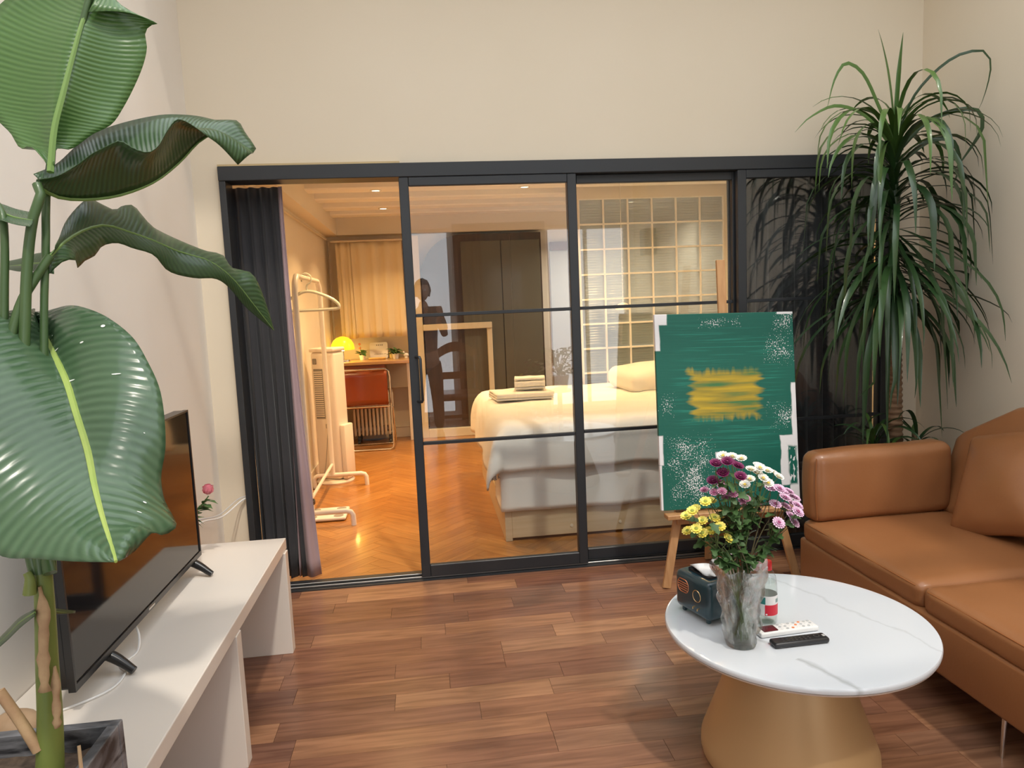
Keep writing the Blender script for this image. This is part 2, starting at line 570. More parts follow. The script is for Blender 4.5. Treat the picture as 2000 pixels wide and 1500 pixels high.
def vis(b):
    X, Y, a = b
    return (X < .55 + .03*Y or Y < .62) and X < 1.75 and not (X < -.80 and Y < 1.0)
seen = sorted([b for b in blocks if vis(b) and b[1] > .20], key=lambda b: b[1])[:300]
ss = set(seen)
for X, Y, a in seen:
    o = link('parquet_block', me_h, None, bf); o.location = (X, Y, 0); o.rotation_euler = (0, 0, a)
bm = NB()
for b in blocks:
    if b in ss: continue
    mt = Matrix.Translation((b[0], b[1], 0)) @ Matrix.Rotation(b[2], 4, 'Z')
    box(bm, -Lh/2+.0007, Lh/2-.0007, -Wh/2+.0007, Wh/2-.0007, -.009, 0, mat=mt)
bmesh.ops.bisect_plane(bm, geom=bm.verts[:]+bm.edges[:]+bm.faces[:], plane_co=(0, .03, 0), plane_no=(0, -1, 0), clear_outer=True)
tag(obj('parquet_rest', bm, M_parq, bf), kind='stuff')

struct('wall_bedroom_left', box(NB(), BXL-.12, BXL, .14, BYF+.12, 0, 2.72), M_wall_b)
struct('wall_bedroom_right', box(NB(), BXR, BXR+.12, .14, BYF+.12, 0, 2.72), M_wall_b)
wf = struct('wall_bedroom_far', box(NB(), BXL-.12, BXR+.12, BYF, BYF+.12, 0, 2.72), M_wall_b)
obj('downstand_beam', box(NB(), BXL, BXR, BYF-.18, BYF, 2.36, 2.62), M_wall_b, wf)
cb = struct('ceiling_bedroom', box(NB(), BXL-.12, BXR+.12, .14, BYF+.12, 2.62, 2.74), M_ceil)
for yy in (.75, 1.3, 1.85, 2.4, 2.95, 3.5, 4.02):
    obj('ceiling_beam', box(NB(), BXL, BXR, yy-.1, yy+.1, 2.52, 2.62, .012, 1), M_ceil, cb)
obj('side_beam', box(NB(), BXL, BXL+.14, .14, BYF-.18, 2.36, 2.62), M_wall_b, cb)
bs = struct('baseboard_far', rbox(BXL, 1.4, BYF-.018, BYF, 0, .12, .004, 1), M_base)
obj('baseboard_cap', rbox(BXL, 1.4, BYF-.024, BYF, .12, .135, .003, 1), M_base, bs)
struct('baseboard_bedroom_left', rbox(BXL, BXL+.015, .3, BYF-.02, 0, .12, .004, 1), M_base)

# ------------------------------------------------------------------ television bench
M_bench = mat('warm_white_laminate', (.79, .73, .665), .38, coat=.15, rvar=.06)
b = thing('television_bench', 'long warm white bench with panel legs under the television', 'bench', (-.9, -1.8, 0))
def at(o, par):
    """keep world coordinates while parenting to an unrotated Empty"""
    o.parent = par
    o.location = o.location - par.location
    return o
def part(name, bm, m, par, smooth=False):
    return at(obj(name, bm, m, None, smooth), par)
part('bench_top', rbox(XL+.002, -.675, -2.95, -.69, .46, .51, .003), M_bench, b)
for y0 in (-.76, -1.56, -2.88):
    part('panel_leg', rbox(XL+.01, -.668 if y0 > -1 else -.672, y0, y0+.055, 0, .46, .002), M_bench, b)

# ------------------------------------------------------------------ television
M_tvb = mat('black_plastic', (.012, .012, .013), .28)
M_scr = mat('dark_screen', (.008, .008, .009), .06, spec=.6)
tv = thing('television', 'large black flat television standing on two splayed feet on the white bench', 'television', (-.95, -1.54, .51))
part('back_shell', rbox(-.985, -.945, -2.05, -1.03, .58, 1.152, .006), M_tvb, tv)
bz = NB()
for a in ((-2.052, -1.028, .574, .592), (-2.052, -1.028, 1.146, 1.153)):
    box(bz, -.948, -.930, *a)
for a in ((-2.052, -2.044, .592, 1.146), (-1.036, -1.028, .592, 1.146)):
    box(bz, -.948, -.930, *a)
part('bezel', bz, M_tvb, tv)
part('screen', box(NB(), -.946, -.934, -2.044, -1.036, .592, 1.146), M_scr, tv)
part('badge', rbox(-.931, -.9285, -1.57, -1.52, .579, .586, .001, 1), mat('silver_badge', (.6, .6, .6), .3, 1.0), tv)
for yy in (-1.10, -1.84):
    f = NB()
    tube(f, [(-1.085, yy-.006, .522), (-1.02, yy, .534), (-.955, yy+.004, .568), (-.925, yy+.002, .556), (-.872, yy-.012, .521)], [.010, .014, .018, .015, .011], 10, n=18)
    part('stand_foot', f, M_tvb, tv, True)

# ------------------------------------------------------------------ cables
M_cable = mat('white_cable', (.78, .77, .76), .4)
c = NB(); tube(c, [(-1.008, -.012, .535), (-1.03, -.03, .525), (-1.075, -.22, .50), (-1.11, -.45, .54), (-1.118, -.62, .528), (-1.10, -.85, .516), (-1.06, -1.0, .515), (-1.04, -1.08, .518)], .0042, 6, n=40)
tag(obj('power_cable', c, M_cable, smooth=True), 'white cable looping from the dark door jamb to behind the television', 'cable')
c = NB(); tube(c, [(-1.009, -.014, .545), (-1.04, -.04, .54), (-1.085, -.24, .515), (-1.12, -.5, .56), (-1.128, -.7, .53), (-1.12, -.95, .516)], .003, 6, n=40)
tag(obj('signal_cable', c, mat('grey_cable', (.55, .55, .57), .4), smooth=True), 'thin grey cable running beside the white loop by the dark door jamb', 'cable')
c = NB(); tube(c, [(-.955, -1.63, .575), (-.93, -1.66, .54), (-.915, -1.72, .5145), (-.93, -1.80, .514), (-.90, -1.84, .514), (-.90, -1.93, .514), (-.96, -2.0, .514), (-1.05, -2.05, .514), (-1.12, -2.0, .514)], .0035, 6, n=50)
tag(obj('aerial_cable', c, M_cable, smooth=True), 'slim white cable curling around the near foot of the television', 'cable')

# pink peony in a little vase behind the television
def petal_ball(bm, c, r, n=16, seed=0, up=Vector((0, 0, 1))):
    rr = random.Random(seed)
    for ring, (cnt, tilt, rad) in enumerate(((4, 1.45, .60), (6, 1.2, .85), (7, .95, 1.05), (8, .65, 1.1))):
        for k in range(cnt):
            a = 2*PI*(k+.5*ring)/cnt + rr.uniform(-.2, .2)
            out = Vector((math.cos(a), math.sin(a), 0))
            side = Vector((-math.sin(a), math.cos(a), 0))
            d = out*math.cos(tilt) + Vector((0, 0, 1))*math.sin(tilt)
            L = r*rad*1.1
            base = Vector(c) - Vector((0, 0, r*.4))
            rows = []
            for i in range(4):
                t = i/3
                p = base + out*r*.25 + d*L*t + (Vector((0, 0, .5))-out*.55)*r*(.9*t*t)
                w = L*.52*math.sin(PI*(.12+.75*t))
                rows.append([bm.verts.new(p+side*w*s + out*(-.18*r*abs(s))) for s in (-1, 0, 1)])
            for p, q in zip(rows, rows[1:]):
                for j in range(2):
                    bm.faces.new((p[j], p[j+1], q[j+1], q[j]))
    return bm
M_peony = mat('pink_petal', (.86, .20, .27), .5, var=(.90, .34, .40), vscale=40)
M_stem = mat('stem_green', (.10, .20, .05), .5)
M_lf = mat('dull_leaf_green', (.06, .13, .045), .5, var=(.10, .19, .06), vscale=30)
M_cer = mat('white_ceramic', (.80, .79, .77), .25, coat=.4)
pv = thing('flower_vase', 'pink artificial peonies in a small white vase behind the television', 'vase', (-1.045, -.90, .51))
part('vase_body', lathe(NB(), [(.0, 0), (.03, 0), (.042, .04), (.036, .09), (.018, .13), (.022, .15), (.016, .15), (.013, .13), (0, .12)], 24, (-1.045, -.90, .511)), M_cer, pv, True)
for (fx, fy, fz, r, sd) in ((-.940, -.845, .783, .030, 1), (-1.0, -.90, .77, .026, 2), (-1.06, -.80, .70, .02, 3)):
    s = NB(); tube(s, [(-1.045, -.90, .64), ((fx-1.045)/2, (fy-.90)/2, .70), (fx, fy, fz-.02)], .0025, 6, n=10)
    so = part('stem', s, M_stem, pv, True)
    part('peony_bloom', petal_ball(NB(), (fx, fy, fz), r, seed=sd), M_peony, pv, 'all')
def simple_leaf_mesh(name, L, W, lobes, m, curl=.25):
    bm = NB()
    n = 8
    rows = []
    for i in range(n+1):
        t = i/n
        w = W*math.sin(PI*min(1, t*.92+.06))**.8*(1+.35*math.sin(t*PI*lobes*2) if lobes else 1)
        z = -curl*L*t*t
        rows.append([bm.verts.new((L*t, s*w, z + abs(s)*w*.3)) for s in (-1, 0, 1)])
    for p, q in zip(rows, rows[1:]):
        for j in range(2):
            bm.faces.new((p[j], p[j+1], q[j+1], q[j]))
    me = bpy.data.meshes.new(name); bm.to_mesh(me); bm.free(); me.materials.append(m)
    me.polygons.foreach_set('use_smooth', [True]*len(me.polygons))
    return me
me_pl = simple_leaf_mesh('leaf', .06, .012, 2, M_lf)
rr = random.Random(3)
for k in range(12):
    o = link('leaf', me_pl, None, pv)
    t = rr.uniform(.1, .95)
    base = Vector((-1.045, -.90, .64)).lerp(Vector((-.95, -.85, .755)), t) - pv.location
    o.location = base
    o.rotation_euler = (rr.uniform(-.5, .5), rr.uniform(-.7, .4), rr.uniform(-.8, 1.2))

# ------------------------------------------------------------------ curtains at the doors
M_curt = mat('charcoal_curtain', (.030, .030, .034), .8, sheen=.25, bump=.06, bscale=220)
M_lin = mat('lilac_lining', (.40, .285, .30), .75, sheen=.2, bump=.05, bscale=220)
def curtain_mesh(x0, x1, y, z0, z1, pleats, amp, seed=0, nu=None, nv=14, fl=0.0, topamp=.45):
    rr = random.Random(seed)
    ph = [rr.uniform(-.5, .5) for _ in range(pleats*2+4)]
    am = [rr.uniform(.6, 1.25) for _ in range(pleats*2+4)]
    bm = NB()
    nu = nu or pleats*12
    def f(u, v):
        s = u*pleats
        k = int(s)
        a = am[k]*(1-(s-k)) + am[k+1]*(s-k)
        sway = noise.noise(Vector((u*5+seed, v*1.7, seed)))*.35
        w = math.sin(2*PI*s + ph[k]*(1-(s-k))+ph[k+1]*(s-k) + sway*1.6)
        w = math.copysign(abs(w)**.8, w)
        x = x0+(x1-x0)*u + fl*(1-v)*u + .012*math.cos(4*PI*s)*(1-v)
        return Vector((x, y + amp*a*w*(topamp+(1-topamp)*(1-v)), z0+(z1-z0)*v))
    return grid(bm, f, nu, nv)
cu = thing('black_curtain', 'charcoal curtain with a lilac lining gathered at the open doorway', 'curtain', (-.86, .17, 0))
o = part('curtain_cloth', curtain_mesh(-.992, -.748, .160, .015, 2.185, 4, .030, 5, topamp=.6), M_curt, cu, 'all'); solidify(o, .003)
def lin(u, v):
    wd = .022 + .10*(1-v)**1.5
    xl = -.748 - .045*(1-v)
    x = xl + wd*u
    return Vector((x, .152 + .02*math.sin(u*8+v*2.0)*(1.1-v) - .012*u, .015+2.17*v))
o = part('lining', grid(NB(), lin, 20, 24), M_lin, cu, 'all'); solidify(o, .003)
cu = thing('dark_curtain', 'wide charcoal curtain hanging behind the closed dark glass door by the tall plant', 'curtain', (2.2, .17, 0))
o = part('curtain_cloth', curtain_mesh(1.77, 2.685, .150, .015, 2.185, 11, .034, 9), M_curt, cu, 'all'); solidify(o, .003)
o = part('curtain_rail', rbox(1.76, 2.67, .150, .165, 2.19, 2.21, .002, 1), M_black, cu)

# ------------------------------------------------------------------ tan leather sofa
M_tan = mat('tan_leather', (.275, .112, .042), .35, var=(.31, .130, .050), vscale=3, bump=.10, bscale=90, coat=.12, rvar=.05)
M_seam = mat('leather_piping', (.30, .105, .03), .45)
M_chrome = mat('polished_steel', (.72, .72, .72), .14, 1.0)
sf = thing('leather_sofa', 'tan leather sofa with slim steel legs standing along the wall', 'sofa', (2.2, -1.6, 0))
part('sofa_base', rbox(1.722, 2.78, -2.62, -.755, .140, .338, .014, 3), M_tan, sf, True)
def pos(o, loc, rot=(0, 0, 0), par=None):
    o.location = Vector(loc) - (par.location if par else Vector((0, 0, 0)))
    o.rotation_euler = rot
    if par: o.parent = par
    return o
def seat(y0, y1, sd):
    L = y1-y0
    o = obj('seat_cushion', puff(.80, L-.004, .105, .034, (.004, .0, .022), 22, .004, 7, sd), M_tan, None, 'all')
    pos(o, (1.724+.40, (y0+y1)/2, .378), (0, 0, 0), sf)
    for z in (.036,):
        p = NB()
        h = Vector((.40, L/2-.002))
        rr_ = .03
        pts = [(-h.x+.005, -h.y+rr_, z), (-h.x+.005, h.y-rr_, z), (-h.x+rr_, h.y-.005, z+.002), (h.x-rr_, h.y-.005, z+.002)]
        tube(p, pts, .0026, 6)
        q = obj('piping', p, M_seam, o, True)
    return o
seat(-1.592, -.765, 1)
seat(-2.42, -1.592, 2)
o = obj('arm_cushion', puff(.70, .135, .335, .045, (.008, .012, .006), 22, .006, 6, 5), M_tan, None, 'all')
pos(o, (2.085, -.800, .598), (0, math.radians(-1.0), 0), sf)
p = NB(); tube(p, [(-.335, -.058, -.145), (-.342, -.060, 0), (-.335, -.058, .145)], .0025, 6, n=8); obj('piping', p, M_seam, o, True)
o = obj('back_cushion', puff(.20, 1.85, .58, .05, (.015, .01, .008), 26, .008, 4, 7), M_tan, None, 'all')
for v in o.data.vertices:          # the far top corner sags
    k = max(0.0, (v.co.y-.60)/.325)
    v.co.z -= k*.20*max(0.0, (v.co.z+.29)/.58)
pos(o, (2.575, -1.685, .672), (0, math.radians(16), 0), sf)
o = obj('sofa_back', rbox(-.04, .04, -.90, .90, -.24, .24, .02, 3), M_tan, None, True)
pos(o, (2.755, -1.71, .56), (0, math.radians(6), 0), sf)
for (x, yy, dx, dy) in ((1.80, -.83, -.02, .02), (1.752, -1.956, -.008, 0), (1.80, -2.55, -.02, -.02), (2.70, -.83, .02, .02), (2.70, -2.55, .02, -.02)):
    l = NB(); tube(l, [(x, yy, .142), (x+dx, yy+dy, .0)], [.010, .006], 10)
    part('sofa_leg', l, M_chrome, sf, True)

o = obj('throw_pillow', puff(.46, .46, .13, .05, (0, 0, .03), 20, .010, 6, 3), M_tan, None, 'all')
tag(o, 'square tan leather pillow leaning on the back of the sofa', 'pillow')
# pinch the edges so that the pillow thins towards its seam
for v in o.data.vertices:
    a, bb = v.co.x/.23, v.co.y/.23
    k = max(0.0, 1-max(abs(a), abs(bb))**3)
    v.co.z *= .25 + .75*k**.5
    f = 1 + .06*(abs(a*bb))**2
    v.co.x *= f; v.co.y *= f
o.matrix_world = Matrix.Translation((2.40, -1.225, .665)) @ Matrix.Rotation(math.radians(-64), 4, 'Y') @ Matrix.Rotation(math.radians(16), 4, 'Z')

# ------------------------------------------------------------------ big-leaf plant in the stone planter
LEAFD = {
 'A': [[(-0.648,-2.5,1.785),(-0.68,-2.482,1.818),(-0.707,-2.464,1.819),(-0.73,-2.445,1.85),(-0.759,-2.427,1.878),(-0.794,-2.409,1.924),(-0.815,-2.391,1.984),(-0.81,-2.373,2.045),(-0.783,-2.355,2.094),(-0.737,-2.336,2.148),(-0.675,-2.318,2.203),(-0.603,-2.3,2.246)],
       [(-0.644,-2.5,1.769),(-0.64,-2.477,1.848),(-0.629,-2.453,1.917),(-0.619,-2.43,1.98),(-0.607,-2.407,2.046),(-0.597,-2.383,2.102),(-0.575,-2.36,2.218)],
       [(-0.637,-2.5,1.785),(-0.643,-2.466,1.817),(-0.632,-2.437,1.822),(-0.605,-2.411,1.853),(-0.576,-2.39,1.877),(-0.558,-2.372,1.913),(-0.538,-2.359,1.957),(-0.521,-2.35,2),(-0.513,-2.345,2.034),(-0.514,-2.344,2.062),(-0.502,-2.347,2.074),(-0.487,-2.354,2.075),(-0.52,-2.365,2.087),(-0.553,-2.381,2.087),(-0.593,-2.4,2.078)]],
 'B': [[(-0.668,-2.5,1.757),(-0.629,-2.512,1.759),(-0.59,-2.52,1.776),(-0.561,-2.524,1.794),(-0.534,-2.524,1.807),(-0.514,-2.52,1.816),(-0.495,-2.512,1.804),(-0.476,-2.5,1.8),(-0.463,-2.484,1.815),(-0.454,-2.463,1.844),(-0.441,-2.439,1.872),(-0.429,-2.41,1.873),(-0.41,-2.378,1.859),(-0.392,-2.341,1.845),(-0.37,-2.3,1.815)],
       [(-0.666,-2.5,1.744),(-0.655,-2.464,1.732),(-0.626,-2.431,1.731),(-0.574,-2.399,1.742),(-0.517,-2.369,1.771),(-0.474,-2.341,1.813),(-0.436,-2.316,1.861),(-0.408,-2.292,1.88),(-0.383,-2.27,1.874),(-0.348,-2.25,1.849)],
       [(-0.672,-2.5,1.766),(-0.66,-2.44,1.795),(-0.645,-2.386,1.839),(-0.634,-2.339,1.872),(-0.589,-2.298,1.903),(-0.53,-2.264,1.926),(-0.497,-2.237,1.934),(-0.461,-2.217,1.935),(-0.423,-2.202,1.929),(-0.387,-2.195,1.93),(-0.373,-2.194,1.899),(-0.358,-2.2,1.862)]],
 'C': [[(-0.666,-2.5,1.591),(-0.649,-2.476,1.615),(-0.64,-2.45,1.618),(-0.651,-2.422,1.606),(-0.65,-2.392,1.621),(-0.644,-2.361,1.633),(-0.641,-2.328,1.655),(-0.625,-2.293,1.663),(-0.61,-2.256,1.655),(-0.583,-2.218,1.643),(-0.568,-2.178,1.609),(-0.527,-2.136,1.594),(-0.493,-2.092,1.593),(-0.477,-2.046,1.575),(-0.45,-1.999,1.524),(-0.399,-1.95,1.463)],
       [(-0.66,-2.5,1.623),(-0.66,-2.434,1.656),(-0.654,-2.371,1.682),(-0.64,-2.31,1.698),(-0.619,-2.251,1.691),(-0.588,-2.195,1.676),(-0.554,-2.141,1.655),(-0.502,-2.09,1.635),(-0.465,-2.041,1.594),(-0.427,-1.994,1.523),(-0.396,-1.95,1.462)],
       [(-0.649,-2.5,1.641),(-0.668,-2.441,1.663),(-0.678,-2.385,1.7),(-0.669,-2.333,1.741),(-0.67,-2.284,1.754),(-0.648,-2.239,1.739),(-0.645,-2.196,1.753),(-0.636,-2.157,1.758),(-0.627,-2.122,1.729),(-0.622,-2.089,1.717),(-0.588,-2.06,1.695),(-0.527,-2.034,1.665),(-0.492,-2.012,1.655),(-0.481,-1.993,1.626),(-0.436,-1.977,1.611),(-0.422,-1.965,1.582),(-0.407,-1.956,1.522),(-0.396,-1.95,1.464)]],
 'D': [[(-0.751,-2.42,1.528),(-0.741,-2.493,1.529),(-0.74,-2.56,1.513),(-0.75,-2.619,1.469),(-0.752,-2.673,1.408),(-0.742,-2.719,1.342),(-0.714,-2.759,1.278),(-0.67,-2.793,1.215),(-0.619,-2.819,1.178),(-0.561,-2.84,1.176),(-0.508,-2.853,1.172),(-0.45,-2.86,1.168)],
       [(-0.778,-2.36,1.525),(-0.722,-2.427,1.486),(-0.677,-2.492,1.449),(-0.631,-2.553,1.401),(-0.593,-2.612,1.348),(-0.557,-2.667,1.295),(-0.528,-2.72,1.247),(-0.499,-2.77,1.21),(-0.471,-2.816,1.183),(-0.447,-2.86,1.169)],
       [(-0.763,-2.38,1.527),(-0.718,-2.409,1.528),(-0.671,-2.437,1.535),(-0.632,-2.464,1.531),(-0.578,-2.492,1.51),(-0.527,-2.518,1.471),(-0.495,-2.544,1.425),(-0.471,-2.57,1.38),(-0.459,-2.595,1.328),(-0.454,-2.62,1.279),(-0.456,-2.644,1.24),(-0.446,-2.668,1.206),(-0.426,-2.691,1.181),(-0.415,-2.714,1.17),(-0.427,-2.736,1.165),(-0.433,-2.758,1.177),(-0.437,-2.779,1.174),(-0.447,-2.8,1.162),(-0.461,-2.82,1.156)]],
 'E': [[(-0.801,-2.42,1.732),(-0.761,-2.447,1.725),(-0.722,-2.473,1.711),(-0.679,-2.5,1.699)],
       [(-0.79,-2.46,1.713),(-0.742,-2.487,1.703),(-0.703,-2.513,1.69),(-0.662,-2.54,1.681)],
       [(-0.757,-2.52,1.695),(-0.718,-2.533,1.684),(-0.687,-2.547,1.674),(-0.658,-2.56,1.668)]],
 'F': [[(-0.668,-2.46,1.634),(-0.721,-2.423,1.635),(-0.768,-2.387,1.63),(-0.809,-2.35,1.629)],
       [(-0.661,-2.48,1.611),(-0.715,-2.44,1.615),(-0.763,-2.4,1.616),(-0.805,-2.36,1.619)],
       [(-0.657,-2.5,1.591),(-0.707,-2.46,1.6),(-0.754,-2.42,1.603),(-0.795,-2.38,1.61)]],
 'G': [[(-0.713,-2.58,1.003),(-0.763,-2.537,0.974),(-0.812,-2.493,0.935),(-0.874,-2.45,0.884)],
       [(-0.708,-2.59,1.001),(-0.758,-2.547,0.969),(-0.807,-2.503,0.929),(-0.868,-2.46,0.881)],
       [(-0.703,-2.6,0.999),(-0.753,-2.557,0.963),(-0.803,-2.513,0.923),(-0.863,-2.47,0.878)]],
 'H': [[(-0.735,-2.5,0.974),(-0.736,-2.45,0.949),(-0.736,-2.4,0.924)],
       [(-0.736,-2.5,0.969),(-0.737,-2.45,0.943),(-0.737,-2.4,0.921)],
       [(-0.736,-2.5,0.963),(-0.737,-2.45,0.939),(-0.737,-2.4,0.919)]],
}
STEMD = {
 'a': [(-0.697,-2.55,1.056),(-0.683,-2.53,1.351),(-0.676,-2.51,1.523),(-0.67,-2.49,1.642),(-0.669,-2.47,1.735),(-0.666,-2.45,1.789),(-0.659,-2.43,1.871),(-0.627,-2.41,1.986),(-0.596,-2.39,2.099),(-0.571,-2.37,2.211)],
 'b': [(-0.716,-2.55,1.058),(-0.711,-2.542,1.354),(-0.694,-2.533,1.533),(-0.684,-2.525,1.622),(-0.671,-2.517,1.693),(-0.66,-2.508,1.729),(-0.668,-2.5,1.748)],
 'c': [(-0.715,-2.56,1.061),(-0.748,-2.544,1.311),(-0.731,-2.528,1.535),(-0.724,-2.512,1.678),(-0.739,-2.496,1.715),(-0.778,-2.48,1.714)],
 'd': [(-0.707,-2.56,1.061),(-0.722,-2.545,1.446),(-0.705,-2.53,1.534),(-0.679,-2.515,1.587),(-0.66,-2.5,1.623)],
 'e': [(-0.686,-2.57,1.063),(-0.726,-2.518,1.162),(-0.768,-2.465,1.347),(-0.776,-2.412,1.479),(-0.778,-2.36,1.525)],
 'trunk': [(-0.741,-2.55,0.645),(-0.726,-2.55,0.785),(-0.72,-2.55,0.883),(-0.713,-2.55,0.98),(-0.707,-2.55,1.076),(-0.701,-2.55,1.142)],
 'bark1': [(-0.707,-2.59,0.855),(-0.705,-2.585,0.919),(-0.702,-2.58,0.964),(-0.701,-2.575,1.009),(-0.705,-2.57,1.041)],
 'bark2': [(-0.694,-2.59,0.786),(-0.694,-2.58,0.848),(-0.696,-2.57,0.891)],
 'cut': [(-0.741,-2.57,0.734),(-0.765,-2.57,0.792),(-0.794,-2.57,0.854)],
 'stub': [(-0.718,-2.58,1.032),(-0.715,-2.58,1.06),(-0.719,-2.58,1.071)],
}

M_bird = leaf_mat('banana_leaf_green', (.055, .135, .032), (.095, .195, .050), 52, .34, .14, .25)
M_bird_d = leaf_mat('banana_leaf_deep_green', (.022, .060, .018), (.040, .095, .028), 52, .36, .08, .25)
M_bird_f = leaf_mat('banana_leaf_blue_green', (.050, .105, .050), (.085, .155, .080), 38, .24, .14, .30, .26)
M_rib = mat('leaf_midrib', (.40, .50, .13), .4, var=(.30, .42, .10), vscale=12)
M_rib2 = mat('leaf_midrib_dark', (.16, .27, .07), .45)
M_petiole = mat('petiole_green', (.035, .080, .026), .42, var=(.065, .12, .038), vscale=9, vstretch=(1, 1, .2), coat=.1)
M_trunkg = mat('fleshy_stem', (.09, .16, .04), .45, var=(.24, .27, .06), vscale=7, vstretch=(1, 1, .25))
M_sheath = mat('dried_sheath', (.52, .36, .20), .75, var=(.34, .20, .11), vscale=22, bump=.2, bscale=60)
M_marble = mat('dark_grey_marble', (.022, .023, .028), .4, var=(.33, .34, .37), vscale=11, vstretch=(.5, .5, 1.6), bump=.05)
for n_ in M_marble.node_tree.nodes:
    if n_.type == 'TEX_NOISE': n_.inputs['Distortion'].default_value = 2.2; n_.inputs['Detail'].default_value = 8
    if n_.type == 'VALTORGB': n_.color_ramp.elements[0].position = .40; n_.color_ramp.elements[1].position = .74
M_soil = mat('potting_soil', (.055, .038, .028), .95, var=(.12, .085, .06), vscale=60, bump=.6, bscale=80)

plant = thing('banana_leaf_plant', 'big leaved plant with paddle shaped leaves in a dark marbled square planter', 'plant', (-.80, -2.57, .51))
PX0, PX1, PY0, PY1, PZ = -1.02, -.664, -2.76, -2.41, .69
bm = NB()
for a in ((PX0, PX1, PY0, PY0+.022), (PX0, PX1, PY1-.022, PY1), (PX0, PX0+.022, PY0+.022, PY1-.022), (PX1-.022, PX1, PY0+.022, PY1-.022)):
    box(bm, *a, .511, PZ, .002)
box(bm, PX0+.02, PX1-.02, PY0+.02, PY1-.02, .511, .53)
part('planter', bm, M_marble, plant)
part('soil', grid(NB(), lambda u, v: Vector((PX0+.022+(PX1-PX0-.044)*u, PY0+.022+(PY1-PY0-.044)*v, .645+.012*noise.noise(Vector((u*7, v*7, 0))))), 16, 16), M_soil, plant, 'all')

def big_leaf(edges, m, mrib, rib_r, bulge=.012, corr=.0008, ncorr=26, nu=44, nv=7, skew=.1, flecks=None):
    A, Bm, Cc = [catmull(e, nu+1) for e in edges]
    def f(u, v):
        i = round(u*nu)
        s = (v-.5)*2
        e = A[i] if s < 0 else Cc[i]
        s = abs(s)
        t = (Bm[min(i+1, nu)]-Bm[max(i-1, 0)]).normalized()
        side = e - Bm[i]
        n = t.cross(side)
        if v < .5: n = -n
        n = n.normalized() if n.length > 1e-7 else Vector((0, 0, 0))
        w = min(1, side.length/.06)
        p = Bm[i] + side*s
        p += n*bulge*math.sin(PI*s)*w
        p += n*corr*math.sin(2*PI*ncorr*(u-skew*s))*math.sin(PI*min(1, s*1.02))*w
        return p
    o = part('leaf', grid(NB(), f, nu, nv*2), m, plant, 'all')
    solidify(o, .0012)
    r = NB()
    tube(r, [p for p in Bm[::2]], [rib_r, rib_r*.85, rib_r*.6, rib_r*.25], 6)
    ro = obj('midrib', r, mrib, o, True)
    if flecks:
        fb = NB()
        for u, v, a, b in flecks:
            c_ = f(u, v); t_ = (f(min(1, u+1.2/nu), v)-c_).normalized(); s_ = (f(u, v+.02)-c_).normalized(); n_ = t_.cross(s_).normalized()
            if n_.y > 0: n_ = -n_
            c_ = c_ + n_*.0016
            w_ = (s_+t_*.5).normalized(); h_ = n_.cross(w_)
            fb.faces.new([fb.verts.new(c_+w_*a*math.cos(k*PI/4)+h_*b*math.sin(k*PI/4)) for k in range(8)])
        tag(obj('pale_flecks', fb, mat('hole_light_dust_fleck', (.75, .78, .72), .5), o), kind='stuff')  # light through leaf holes, and dust, put into pale colour
    return o
big_leaf(LEAFD['A'], M_bird, M_rib2, .0062)
big_leaf(LEAFD['B'], M_bird_d, M_rib2, .0035)
big_leaf(LEAFD['C'], M_bird_d, M_rib2, .0032, .006)
big_leaf(LEAFD['D'], M_bird_f, M_rib,   .0095, .014, .0010, 19, nu=60, nv=10, skew=.26, flecks=[(.12, .70, .006, .0016), (.08, .74, .003, .001), (.32, .73, .004, .002), (.45, .80, .009, .0013), (.22, .60, .0015, .001), (.30, .92, .004, .003), (.62, .86, .0015, .001), (.80, .78, .003, .0015), (.84, .72, .004, .001), (.90, .85, .0015, .0015), (.26, .535, .012, .0015), (.40, .53, .010, .0014)])
big_leaf(LEAFD['E'], M_bird_f, M_rib2, .003, .004)
big_leaf(LEAFD['F'], M_bird_d, M_rib2, .003, .004)
big_leaf(LEAFD['G'], M_bird_d, M_rib2, .002, .002, nu=12, nv=3)
big_leaf(LEAFD['H'], M_bird_d, M_rib2, .0012, .001, nu=10, nv=2)
for k, r in (('a', [.0115, .0075, .0065, .007, .0062, .005]), ('b', [.012, .010, .009, .008]), ('c', [.011, .008, .007, .006]), ('d', [.011, .009, .0075]), ('e', [.011, .008, .007])):
    s = NB(); tube(s, STEMD[k], r, 10, n=34)
    part('petiole', s, M_petiole, plant, True)
s = NB(); tube(s, STEMD['trunk'], [.029, .024, .020, .015], 14, n=20, flat=.8)
part('stem', s, M_trunkg, plant, True)
# dried sheath strips peeling from the stem, and the stubs of cut stalks
for k, w in (('bark1', .010), ('bark2', .007)):
    P = catmull(STEMD[k], 14)
    rr = random.Random(len(k)+ord(k[-1]))
    j = [rr.uniform(.5, 1.2) for _ in range(15)]
    def f(u, v, P=P, w=w, j=j):
        i = round(u*13)
        ww = w*j[i]*(1 if i < 11 else (13-i)/3+.1)
        return P[i] + Vector(((v-.5)*2*ww, -.006*math.sin(PI*v), 0))
    o = part('dried_sheath', grid(NB(), f, 13, 4), M_sheath, plant, 'all'); solidify(o, .002)
s = NB(); tube(s, STEMD['cut'], [.010, .009], 10, n=8); part('cut_stalk', s, M_sheath, plant, True)
s = NB(); tube(s, STEMD['stub'], [.011, .009, .006], 10, n=8); part('cut_stalk', s, M_trunkg, plant, True)
s = NB(); tube(s, [(-.66, -2.60, .665), (-.665, -2.585, .70), (-.672, -2.57, .735)], [.004, .003], 7); part('cut_stalk', s, M_sheath, plant, True)
st = NB()
bmesh.ops.create_icosphere(st, subdivisions=3, radius=1)
